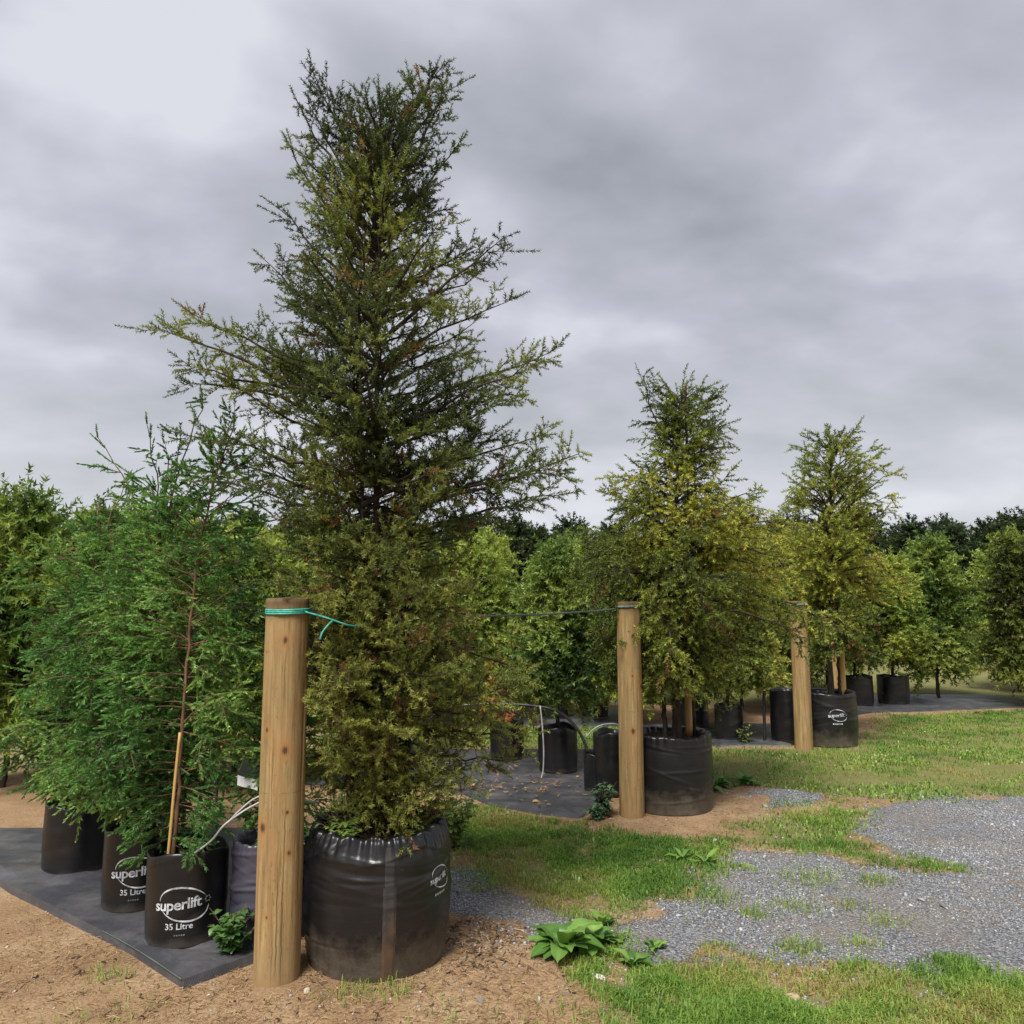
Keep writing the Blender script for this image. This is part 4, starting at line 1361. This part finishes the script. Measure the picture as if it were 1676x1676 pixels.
make_tree('drooping_conifer', (3.50, 8.66, 0.50), 'olive conifer with wispy curling crown in the white-printed planter bag', 'tree', 'conifers in the post row', dict(
    seed=23, prof=row_prof([(0.9, 0.2, 0.45, 0.4), (1.2, 0.35, 0.62, 0.55), (1.6, 0.45, 0.72, 0.60), (2.0, 0.50, 0.72, 0.60), (2.4, 0.55, 0.72, 0.55), (2.75, 0.58, 0.62, 0.5), (3.05, 0.52, 0.66, 0.42), (3.3, 0.36, 0.50, 0.3), (3.5, 0.15, 0.28, 0.2)], 0.5, 1.1),
    zr=(0.45, 2.95), nprim=150, slope=(-0.4, 0.05, 0.6, 1.1), bow=0.12,
    stems=[([(0.0, 0, -0.03), (0.0, 0, 0.6), (0.05, 0, 1.4), (0.10, 0, 2.2), (0.14, 0, 2.85)], 0.036, 0.005), ([(0.12, 0.05, -0.03), (0.12, 0.05, 0.5), (0.14, 0, 1.2)], 0.02, 0.006)],
    sec_sp=0.058, sec_len=0.26, tw_sp=0.042, tw_len=0.10, per=160, nl=0.046, nw=0.0135, planar=0.4, lift=-0.02, droop=-0.22, bare=0.14, pal=YEL, tone=(0.50, 0.48, 0.38, 0.26), dens=(1, 1, 0.9, 0.65, 0.5), gap=0.36, dead=0.04, clump=1.5, leaders=14, br=0.012, tip=0.6))

# ---- green feathery trees in the 35 litre pots
GREEN = [(0.032, 0.078, 0.025), (0.056, 0.138, 0.038), (0.090, 0.205, 0.052), (0.140, 0.275, 0.068), (0.21, 0.33, 0.09)]
green_spec = dict(
    prof=[(0.0, 0.14, 0.16, 0.15), (0.2, 0.26, 0.26, 0.24), (0.5, 0.38, 0.42, 0.38), (0.9, 0.42, 0.44, 0.40), (1.2, 0.38, 0.42, 0.38), (1.45, 0.30, 0.36, 0.32), (1.65, 0.22, 0.28, 0.22), (1.85, 0.14, 0.20, 0.15), (2.05, 0.06, 0.12, 0.1)],
    zr=(0.05, 1.95), zpow=1.2, nprim=150, slope=(-0.3, 0.0, 0.35, 0.9), bow=0.12,
    sec_sp=0.036, sec_len=0.15, tw_sp=0.020, tw_len=0.060, per=320, nl=0.024, nw=0.0082, planar=0.75, flat=0.75, lift=0.0, droop=-0.22, bare=0.10, pitch=(0.5, 0.85),
    pal=GREEN, tone=(0.72, 0.64, 0.56, 0.45), dens=(1, 1, 0.95, 0.55, 0.35), dead=0.0, clump=2.2, leaders=8, br=0.0045, bark='bark_red', twig_mat='bark_red', tip=0.6)
make_tree('feathery_conifer', (-1.48, 3.68, 0.33), 'slender bright green feathery conifer with reddish stem in the 35 litre pot', 'tree', 'feathery green conifers', dict(
    green_spec, seed=31, clear=(-0.11, 0.07, -0.08, 1.40), dens=(0.85, 0.9, 0.85, 0.5, 0.35), stems=[([(-0.055, -0.02, -0.03), (-0.045, -0.02, 0.4), (-0.03, -0.02, 0.9), (-0.015, -0.01, 1.35), (0.05, 0, 1.75), (0.13, 0, 2.04)], 0.011, 0.003)]))
green2 = dict(green_spec)
green2.update(prof=[(z * 1.0, l * 1.12, r_ * 1.12, d * 1.1) for (z, l, r_, d) in green_spec['prof']], zr=(0.10, 1.80), nprim=165, seed=37,
              tone=(0.70, 0.70, 0.66, 0.5),
              hero=[((0.30, -0.25, 2.16), 1.45, 0.20), ((0.22, -0.30, 1.96), 1.35, 0.2), ((0.36, -0.3, 1.78), 1.2, 0.18), ((0.05, -0.3, 2.02), 1.4, 0.15), ((-0.3, -0.1, 2.0), 1.4, 0.1)],
              stems=[([(0, 0, -0.03), (0.02, 0, 0.7), (0.0, 0, 1.3), (0.03, 0, 1.90)], 0.012, 0.003)])
g2 = make_tree('feathery_conifer', (-1.86, 4.06, 0.36), 'fuller green feathery conifer with arching top shoots in the deeper printed pot', 'tree', 'feathery green conifers', green2)
g3 = copy_tree(g2)
g3.location = (-2.45, 4.56, 0.34)
g3.rotation_euler = (0, 0, 2.3)
g3.scale = (0.95, 0.95, 0.92)
g3['label'] = 'green feathery conifer in the plain pot at the end of the printed row'
# green plant behind the first post, in the violet bag
green3 = dict(green_spec)
green3.update(seed=39, nprim=46, zr=(0.05, 1.15), prof=[(0.0, 0.14, 0.16, 0.16), (0.3, 0.26, 0.22, 0.25), (0.7, 0.26, 0.22, 0.26), (1.0, 0.2, 0.2, 0.2), (1.25, 0.08, 0.08, 0.08)], tone=(0.45, 0.4, 0.35, 0.3),
              stems=[([(0, 0.02, -0.03), (0.01, 0.03, 0.6), (0.0, 0.03, 1.15)], 0.007, 0.002)])
make_tree('feathery_conifer', (-1.10, 3.76, 0.38), 'dark green feathery young conifer rising from the violet bag behind the post', 'tree', 'feathery green conifers', green3)

# ---- nursery stock behind: a few prototypes copied in rows
def proto(seed, pal, tone, h, w, nprim, per, nl, nw, droop=-0.1, dead=0.0, bark='bark'):
    return dict(seed=seed, prof=[(0.0, 0.3 * w, 0.3 * w, 0.3 * w), (0.15 * h, 0.75 * w, 0.8 * w, 0.8 * w), (0.4 * h, w, w, w), (0.65 * h, 0.85 * w, 0.85 * w, 0.85 * w), (0.85 * h, 0.5 * w, 0.5 * w, 0.5 * w), (h, 0.12, 0.12, 0.12)],
                zr=(0.15 * h, 0.97 * h), nprim=nprim, slope=(-0.2, 0.1, 0.4, 0.9), bow=0.08, stems=[([(0, 0, -0.03), (0.02, 0, 0.4 * h), (0.0, 0.02, h * 0.96)], 0.022, 0.004)],
                sec_sp=0.065, sec_len=0.24, tw_sp=0.050, tw_len=0.10, per=per, nl=nl, nw=nw, planar=0.4, lift=0.0, droop=droop, bare=0.12, pal=pal, tone=tone, dead=dead, clump=1.6, leaders=8, br=0.012, twig_wood=False, bark=bark, tip=0.5)


LIME = [(0.065, 0.115, 0.026), (0.125, 0.19, 0.038), (0.20, 0.265, 0.052), (0.30, 0.335, 0.07), (0.39, 0.37, 0.09)]
MIDG = [(0.040, 0.070, 0.020), (0.076, 0.126, 0.030), (0.12, 0.185, 0.040), (0.19, 0.255, 0.055), (0.27, 0.31, 0.075)]
RUST = [(0.26, 0.26, 0.06), (0.36, 0.26, 0.06), (0.38, 0.18, 0.05), (0.34, 0.13, 0.045), (0.42, 0.17, 0.06)]
# (x, y, z, kind, height scale, width scale, label)
bgs = [
    (0.415, 7.18, 0.36, 'G', 0.92, 0.95, 'dark green bushy conifer in the pot beside the riser tube'),
    (-0.55, 9.95, 0.0, 'L', 1.05, 1.3, None), (1.45, 10.0, 0.0, 'L', 1.0, 1.2, None), (-1.45, 7.6, 0.0, 'G', 1.0, 1.2, None),
    (-2.3, 6.6, 0.0, 'L', 1.0, 1.2, None), (-3.2, 6.2, 0.0, 'G', 1.05, 1.2, None), (-4.2, 6.6, 0.0, 'G', 1.15, 1.3, None),
    (2.40, 8.78, 0.35, 'Y', 0.85, 1.1, 'yellowish conifer in the pot on the grey mat strip'),
    (2.22, 9.72, 0.32, 'Y', 0.98, 1.25, 'yellowish conifer in the low pot behind the grey mat strip'),
    (5.10, 11.7, 0.40, 'Y', 0.95, 1.1, 'yellow green conifer in the dark pot past the last post'),
    (5.75, 11.9, 0.38, 'L', 1.0, 1.2, 'lime green conifer in the furthest dark pot past the last post'),
    (0.55, 10.4, 0.34, 'G', 1.0, 1.2, 'green conifer in the pot on the dusty mat'), (1.10, 10.6, 0.32, 'Y', 1.1, 1.2, 'yellowish conifer in the right pot on the dusty mat'),
    (-0.4, 10.6, 0.0, 'L', 1.15, 1.25, None), (-1.4, 10.4, 0.0, 'Y', 1.1, 1.3, None), (-2.6, 10.0, 0.0, 'G', 1.15, 1.3, None), (-3.8, 9.6, 0.0, 'L', 1.15, 1.4, None), (-5.2, 9.6, 0.0, 'G', 1.2, 1.4, None),
    (3.2, 11.0, 0.0, 'L', 1.15, 1.25, None), (4.0, 11.8, 0.0, 'Y', 1.2, 1.3, None), (2.2, 12.2, 0.0, 'Y', 1.2, 1.4, None), (0.9, 12.6, 0.0, 'G', 1.2, 1.4, None),
    (-0.5, 13.0, 0.0, 'L', 1.2, 1.4, None), (-2.2, 13.0, 0.0, 'Y', 1.2, 1.5, None), (-4.2, 13.0, 0.0, 'L', 1.25, 1.5, None), (6.8, 12.6, 0.0, 'G', 1.2, 1.4, None), (7.6, 11.6, 0.0, 'Y', 1.2, 1.3, None),
    (5.6, 14.0, 0.0, 'L', 1.25, 1.5, None), (3.6, 14.4, 0.0, 'G', 1.25, 1.5, None), (-6.5, 12.6, 0.0, 'G', 1.3, 1.5, None), (8.8, 13.6, 0.0, 'L', 1.25, 1.5, None),
]
names = {'G': ('dark green nursery conifer standing in the rows behind the posts', proto(101, MIDG, (0.40, 0.45, 0.5, 0.42), 1.85, 0.46, 150, 120, 0.058, 0.020)),
         'L': ('lime green nursery conifer standing in the rows behind the posts', proto(102, LIME, (0.45, 0.50, 0.55, 0.6), 1.85, 0.46, 150, 120, 0.058, 0.020)),
         'Y': ('yellow olive nursery conifer standing in the rows behind the posts', proto(103, YEL, (0.5, 0.55, 0.55, 0.45), 1.85, 0.46, 150, 120, 0.058, 0.020, -0.25, 0.03))}
first = {}
rb = random.Random(5)
for (x, y, z, kd, hs, ws, lab) in bgs:
    if kd not in first:
        o = first[kd] = make_tree('nursery_conifer', (x, y, z), names[kd][0], 'tree', None, names[kd][1])
    else:
        o = copy_tree(first[kd])
        o.location = (x, y, z)
    o.rotation_euler = (0, 0, rb.uniform(0, 6.28))
    o.scale = (ws, ws, hs if z else hs * 1.16)
    rowname = 'row just behind the curved mat' if y < 9 else ('row beyond the bright grass strip' if y < 11.5 else 'rearmost row before the skyline trees')
    o['label'] = lab or names[kd][0].replace('the rows behind the posts', 'the ' + rowname)
    o['group'] = 'nursery conifers in the rows behind'
# small sapling with orange leaves in the pot on the curved mat
make_tree('sapling', (-0.05, 7.60, 0.34), 'sparse sapling with orange and yellow leaves in the pot on the curved mat', 'sapling', None, dict(
    seed=55, prof=[(0, 0.24, 0.24, 0.24), (0.3, 0.28, 0.26, 0.24), (0.7, 0.26, 0.26, 0.2), (1.0, 0.1, 0.1, 0.1)], zr=(0.02, 0.95), nprim=30, slope=(-0.9, -0.2, 0.4, 0.9), bow=0.15,
    stems=[([(0, 0, -0.03), (0.03, 0, 0.4), (0.05, 0, 0.95)], 0.010, 0.003)], sec_sp=0.07, sec_len=0.14, tw_sp=0.05, tw_len=0.06, per=85, nl=0.06, nw=0.032, pal=RUST, tone=(0.7, 0.55, 0.4, 0.3), clump=3, leaders=3, br=0.006, twig_wood=False))

# ---- far shelter belt of dark conifers
DARK = [(0.010, 0.020, 0.010), (0.018, 0.034, 0.014), (0.030, 0.050, 0.018), (0.045, 0.066, 0.024), (0.06, 0.08, 0.03)]
belt = []
for s_ in (201, 202, 203):
    sp_ = proto(s_, DARK, (0.4, 0.45, 0.5, 0.55), 5.6, 1.6, 90, 16, 0.22, 0.085)
    sp_.update(sec_sp=0.26, sec_len=0.75, tw_sp=0.22, tw_len=0.40, per=34, clump=0.5, br=0.035, stems=[([(0, 0, -0.1), (0.05, 0, 2.4), (0.0, 0.05, 5.3)], 0.16, 0.02)], leaders=10)
    belt.append(make_tree('shelter_tree', (0, 0, 0), 'dark shelter belt conifer on the skyline beyond the nursery', 'tree', 'shelter belt trees on the skyline', sp_))
k = 0
for row, (y0, st) in enumerate(((36.0, 1.9), (39.5, 2.1))):
    x = -27.0 + row
    while x < 30:
        o = belt[k] if k < 3 else copy_tree(belt[k % 3])
        o.location = (x + rb.uniform(-0.4, 0.4), y0 + rb.uniform(-1, 1), -0.05)
        o.rotation_euler = (0, 0, rb.uniform(0, 6.28))
        s_ = rb.uniform(0.88, 1.08) * (0.96 + 0.05 * row)
        o.scale = (s_ * 1.1, s_ * 1.1, s_)
        x += st
        k += 1


# ------------------------------------------------------------------ stakes, tubes, hoops
def stake(name, loc, pts, r, mat, label, cat, sides=10):
    o = pipe(name, pts, r, M[mat], None, 14, sides, 0.9, loc)
    return tag(o, label, cat)


stake('bamboo_stake', (-1.535, 3.60, 0.30), [(0, 0, 0), (0.01, 0, 0.2), (0.018, 0, 0.4), (0.03, 0, 0.62)], 0.0075, 'bamboo', 'pale bamboo stake standing in the 35 litre pot', 'stake')
stake('wooden_stake', (1.36, 6.10, 0.48), [(0, 0, 0), (0.0, 0, 0.6), (0.01, 0, 1.1)], 0.028, 'stake', 'orange brown wooden stake standing in the plain planter bag', 'stake')
stake('thin_stake', (1.38, 6.0, 0.48), [(0, 0, 0), (0.0, 0, 1.0), (0.0, 0, 2.0), (0.0, 0, 2.72)], 0.011, 'bark', 'thin dark stake poking out of the drooping conifer top', 'stake')
stake('wooden_stake', (3.66, 8.72, 0.48), [(0, 0, 0), (0.0, 0, 0.5), (0.0, 0, 0.9)], 0.034, 'bamboo', 'pale wooden stake standing in the white-printed planter bag', 'stake')
stake('irrigation_peg', (2.72, 8.56, -0.02), [(0, 0, 0), (0.005, 0, 0.25), (0.01, 0, 0.5), (0.02, 0, 0.58)], 0.017, 'pipe_black', 'thin black peg standing on the grey mat strip', 'peg')
tag(pipe('irrigation_hoop', [(0.67, 6.75, -0.02), (0.655, 6.75, 0.20), (0.57, 6.76, 0.42), (0.40, 6.78, 0.58), (0.15, 6.8, 0.63), (-0.25, 6.82, 0.64), (-0.60, 6.85, 0.58), (-0.85, 6.9, 0.35), (-0.92, 6.9, -0.02)], 0.013, M['pipe_black'], None, 60),
    'bent black irrigation pipe arching over the curved mat', 'pipe')
tag(pipe('riser_tube', [(0.24, 6.74, 0.635), (0.26, 6.75, 0.45), (0.27, 6.78, 0.2), (0.25, 6.8, 0.03), (0.17, 6.76, 0.018)], 0.006, M['pipe_grey'], None, 24), 'thin grey riser tube hanging from the arched pipe to the mat', 'tube')
tag(pipe('drip_tube', [(0.62, 6.70, 0.38), (0.70, 6.68, 0.46), (0.80, 6.7, 0.49), (0.92, 6.75, 0.47), (1.0, 6.8, 0.36), (1.02, 6.82, 0.02)], 0.005, M['pipe_grey'], None, 24), 'pale drip tube curving off the arched pipe', 'tube')
dt = empty('drip_tube', (-1.47, 3.53, 0.385))
tag(dt, 'pale drip tube curving from the 35 litre pot up behind the post', 'tube')
pipe('tube', [(-0.07, 0.02, -0.045), (-0.03, 0.0, -0.02), (0.06, -0.02, 0.02), (0.16, -0.02, 0.09), (0.22, -0.02, 0.16), (0.32, 0.02, 0.225), (0.42, 0.06, 0.255), (0.60, 0.10, 0.22)], 0.0048, M['pipe_grey'], dt, 40)
pipe('tube', [(0.23, -0.02, 0.165), (0.27, 0.0, 0.21), (0.34, 0.03, 0.262), (0.45, 0.08, 0.28)], 0.004, M['pipe_grey'], dt, 20)
stake('drip_peg', (-1.345, 3.66, 0.30), [(0, 0, 0), (0.0, 0.0, 0.15), (-0.003, 0, 0.30), (-0.006, 0, 0.42)], 0.006, 'pipe_black', 'slim black drip peg standing in the 35 litre pot', 'peg')
# a white plant tag hanging among the green foliage
import bmesh
bm = bmesh.new()
bmesh.ops.create_grid(bm, x_segments=6, y_segments=2, size=0.5)
for v in bm.verts:
    x_, y_ = v.co.x, v.co.y
    v.co = (x_ * 0.085, 0.012 * sin(x_ * 4) + 0.004 * y_, y_ * 0.042 - x_ * 0.03)
bmesh.ops.solidify(bm, geom=bm.faces[:], thickness=0.001)
me = bpy.data.meshes.new('plant_tag')
bm.to_mesh(me)
bm.free()
o = obj('plant_tag', me, M['tagwhite'], None, (-1.19, 3.60, 0.70))
tag(o, 'small white plant tag hanging in foliage above the violet bag', 'tag')


# ------------------------------------------------------------------ broad leaved weeds
def leaf_grid(L, W, droop, curl, wave, r, nl=9, nw=5):
    u = np.linspace(0, 1, nl)
    v = np.linspace(-1, 1, nw)
    UU, VV = np.meshgrid(u, v, indexing='ij')
    wid = W * 0.5 * np.sin(pi * np.clip((UU - 0.16) / 0.84, 0.0, 0.995) ** 0.85) ** 0.7 + 0.002
    x = L * (UU - 0.22 * droop * UU ** 2)
    z = L * (0.55 * UU * (1 - droop * 0.2) - (0.55 + droop) * 0.5 * UU ** 2) + np.abs(VV) * wid * curl + wave * np.sin(UU * 14 + r.uniform(0, 6)) * np.abs(VV) * W
    y = VV * wid
    V = np.stack([x, y, z], -1).reshape(-1, 3)
    i = np.arange(nl - 1)[:, None] * nw + np.arange(nw - 1)[None]
    F = np.stack([i, i + nw, i + nw + 1, i + 1], -1).reshape(-1, 4)
    return V, F, (1 - np.abs(VV)).reshape(-1)


def rosette(name, loc, label, n, L, W, seed, pal, upr=(0.2, 0.9), droop=(0.3, 1.2)):
    r = np.random.default_rng(seed)
    e = empty(name, loc)
    tag(e, label, 'weed')
    for i in range(n):
        l_ = L * r.uniform(0.55, 1.15)
        V, F, mid = leaf_grid(l_, W * r.uniform(0.7, 1.2) * l_ / L, r.uniform(*droop), r.uniform(0.1, 0.4), r.uniform(0.05, 0.14), r)
        a = i * 2.39996 + r.uniform(-0.8, 0.8)
        up = r.uniform(*upr)
        c, s = cos(up), sin(up)
        V = np.stack([V[:, 0] * c - V[:, 2] * s, V[:, 1], V[:, 0] * s + V[:, 2] * c], -1)
        V[:, 2] = np.maximum(V[:, 2], 0.004 + 0.01 * r.uniform(0, 1))
        V = np.stack([V[:, 0] * cos(a) - V[:, 1] * sin(a), V[:, 0] * sin(a) + V[:, 1] * cos(a), V[:, 2]], -1)
        c0 = lerp_pal(pal, np.array([r.uniform(0, 1)]))[0]
        T = c0[None] * (1 + 0.5 * np.clip(mid - 0.75, 0, 1)[:, None] * 2) * r.uniform(0.85, 1.15)
        obj('leaf', mesh_np('leaf', V, F, np.broadcast_to(T, (len(V), 3)), smooth=True), M['broadleaf'], e)
    return e


WG = [(0.055, 0.13, 0.022), (0.09, 0.19, 0.035), (0.14, 0.26, 0.05), (0.19, 0.30, 0.06)]
BL = [(0.05, 0.11, 0.05), (0.08, 0.16, 0.075), (0.12, 0.21, 0.10)]


def ros(name, x, y, label, *a, **k):
    return rosette(name, (x, y, gz(x, y) - 0.004), label, *a, **k)


ros('dock_weed', 0.22, 3.52, 'large dock weed with broad drooping leaves on the dirt', 26, 0.23, 0.11, 3, WG, upr=(0.15, 1.0), droop=(0.5, 1.3))
ros('dock_weed', 0.36, 3.60, 'leafy dock weed growing against the largest dock', 18, 0.18, 0.085, 4, WG)
ros('plantain_weed', 0.50, 3.44, 'low yellowish green weed between dock and gravel edge', 14, 0.11, 0.035, 5, WG)
ros('plantain_weed', 0.42, 3.80, 'small weed rosette behind the docks', 12, 0.10, 0.035, 6, WG)
ros('plantain_weed', 1.12, 4.68, 'weed rosette at the back corner of the gravel', 12, 0.13, 0.035, 8, WG)
ros('plantain_weed', 1.00, 4.75, 'leafy weed in the lawn just before the gravel corner', 10, 0.11, 0.03, 9, WG)
ros('plantain_weed', 0.62, 3.58, 'flat weed at the gravel tip', 9, 0.09, 0.03, 15, WG)
for i, (x, y, lab) in enumerate([(1.72, 6.62, 'dark leafy weed right behind the plain planter bag'), (1.95, 6.70, 'dark leafy weed furthest along behind the gravel mound'), (1.60, 6.50, 'dark leafy weed touching the plain planter bag')]):
    ros('dock_weed', x, y, lab, 16, 0.16, 0.06, 20 + i, [(0.04, 0.11, 0.02), (0.08, 0.19, 0.03), (0.12, 0.24, 0.05)])


def bushy_weed(name, loc, label, h, spread, n, L, W, seed, pal):
    r = np.random.default_rng(seed)
    e = empty(name, loc)
    tag(e, label, 'weed')
    stems_, parts = [], []
    for i in range(n):
        a = r.uniform(0, 6.28)
        tip = np.array([spread * cos(a) * r.uniform(0.2, 1), spread * sin(a) * r.uniform(0.2, 1), h * r.uniform(0.45, 1.05)])
        P = quad_bez(np.array([0, 0, -0.01]), np.array([tip[0] * 0.3, tip[1] * 0.3, tip[2] * 0.7]), tip, 6)
        stems_.append(P)
        for j in range(9):
            f = r.uniform(0.15, 1.0)
            b = P[min(int(f * 5), 5)]
            V, F, mid = leaf_grid(L * r.uniform(0.6, 1.2), W * r.uniform(0.7, 1.2), r.uniform(0.2, 0.9), 0.2, 0.04, r, 5, 3)
            q = r.uniform(0, 6.28)
            V = np.stack([V[:, 0] * cos(q) - V[:, 1] * sin(q), V[:, 0] * sin(q) + V[:, 1] * cos(q), V[:, 2]], -1) + b
            V[:, 2] = np.maximum(V[:, 2], 0.004)
            T = np.broadcast_to(lerp_pal(pal, np.array([r.uniform(0, 1)]))[0] * r.uniform(0.8, 1.2), (len(V), 3))
            parts.append((V, F, T))
    V, F, T = joinm(parts)
    tag(obj('foliage', mesh_np('foliage', V, F, T, smooth=True), M['broadleaf'], e), kind='stuff')
    V, F = tubes(np.array(stems_), np.tile(np.linspace(0.0025, 0.001, 6), (n, 1)), 4)
    tag(obj('stems', mesh_np('stems', V, F), M['bark_red'], e), kind='stuff')
    return e


bushy_weed('nightshade_weed', (-1.19, 3.46, 0.03), 'bushy green weed growing on the mat beside the 35 litre pot', 0.19, 0.13, 34, 0.045, 0.026, 5, [(0.045, 0.12, 0.03), (0.08, 0.18, 0.045), (0.12, 0.23, 0.07)])
bushy_weed('mugwort_weed', (0.66, 5.72, 0.0), 'bluish green weed at the foot of the second post', 0.24, 0.15, 22, 0.06, 0.022, 6, BL)
bushy_weed('mugwort_weed', (0.60, 5.62, 0.0), 'low grey green weed in front of the bluish weed', 0.12, 0.10, 12, 0.05, 0.02, 16, BL)
bushy_weed('groundsel_weed', (2.50, 8.52, 0.01), 'pale spindly weed before the pot on the grey mat strip', 0.25, 0.14, 12, 0.06, 0.02, 7, [(0.12, 0.17, 0.05), (0.22, 0.25, 0.09)])
LM = [(0.10, 0.19, 0.03), (0.16, 0.27, 0.05), (0.22, 0.31, 0.07)]
bushy_weed('chickweed', (-0.70, 3.42, TZ - 0.02), 'lime green weeds along the front rim of the gathered planter bag', 0.10, 0.17, 22, 0.04, 0.014, 8, LM)
bushy_weed('chickweed', (-0.44, 3.50, TZ - 0.02), 'small weeds in the right side of the gathered planter bag', 0.09, 0.10, 12, 0.04, 0.013, 9, LM)
bushy_weed('hedge_weed', (-0.95, 4.60, 0.02), 'bright green weeds behind the largest planter bag', 0.52, 0.34, 46, 0.07, 0.035, 10, LM)
bushy_weed('hedge_weed', (-0.35, 5.0, 0.0), 'light green weeds behind the tall conifer at the lawn edge', 0.40, 0.22, 26, 0.06, 0.03, 11, LM)


# ------------------------------------------------------------------ single stones
def stone(x, y, s, seed, c, label):
    r = np.random.default_rng(seed)
    bm = bmesh.new()
    bmesh.ops.create_icosphere(bm, subdivisions=3, radius=1)
    ph = r.uniform(0, 6.28, 9)
    for v in bm.verts:
        p = v.co
        k = 1 + 0.18 * sin(p.x * 2.3 + ph[0]) * sin(p.y * 2.1 + ph[1]) + 0.10 * sin(p.z * 4 + ph[2] + p.x * 3) + 0.05 * sin(p.x * 8 + ph[3]) * sin(p.y * 7 + ph[4])
        v.co = (p.x * s[0] * k, p.y * s[1] * k, p.z * s[2] * k)
    me = bpy.data.meshes.new('stone')
    bm.to_mesh(me)
    bm.free()
    m = simple_mat('stone_' + str(seed), tuple(q * 0.65 for q in c), c, 0.9, 30, 0.2, 0.5)
    o = obj('stone', me, m, None, (x, y, gz(x, y) + s[2] * 0.3), r.uniform(0, 6))
    return tag(o, label, 'stone', 'loose stones on the ground')


stone(1.07, 3.17, (0.035, 0.026, 0.018), 301, (0.50, 0.36, 0.26), 'pinkish stone lying in the yellowing grass by the gravel')
stone(0.345, 3.32, (0.042, 0.016, 0.012), 302, (0.62, 0.58, 0.50), 'flat pale stone below the dock leaves')
stone(-0.80, 3.21, (0.016, 0.013, 0.010), 303, (0.55, 0.46, 0.34), 'small tan stone at the foot of the twine-tied post')
stone(-0.12, 3.12, (0.015, 0.012, 0.009), 304, (0.20, 0.20, 0.22), 'small dark stone alone on the orange dirt')
stone(1.28, 5.10, (0.022, 0.018, 0.013), 305, (0.65, 0.63, 0.58), 'whitish stone where dirt meets the lawn edge')
stone(-1.02, 3.38, (0.02, 0.016, 0.012), 306, (0.45, 0.33, 0.24), 'brown stone between mat edge and twine-tied post')
print('tris', sum(sum(len(p.vertices) - 2 for p in me.polygons) for me in bpy.data.meshes if me.users))
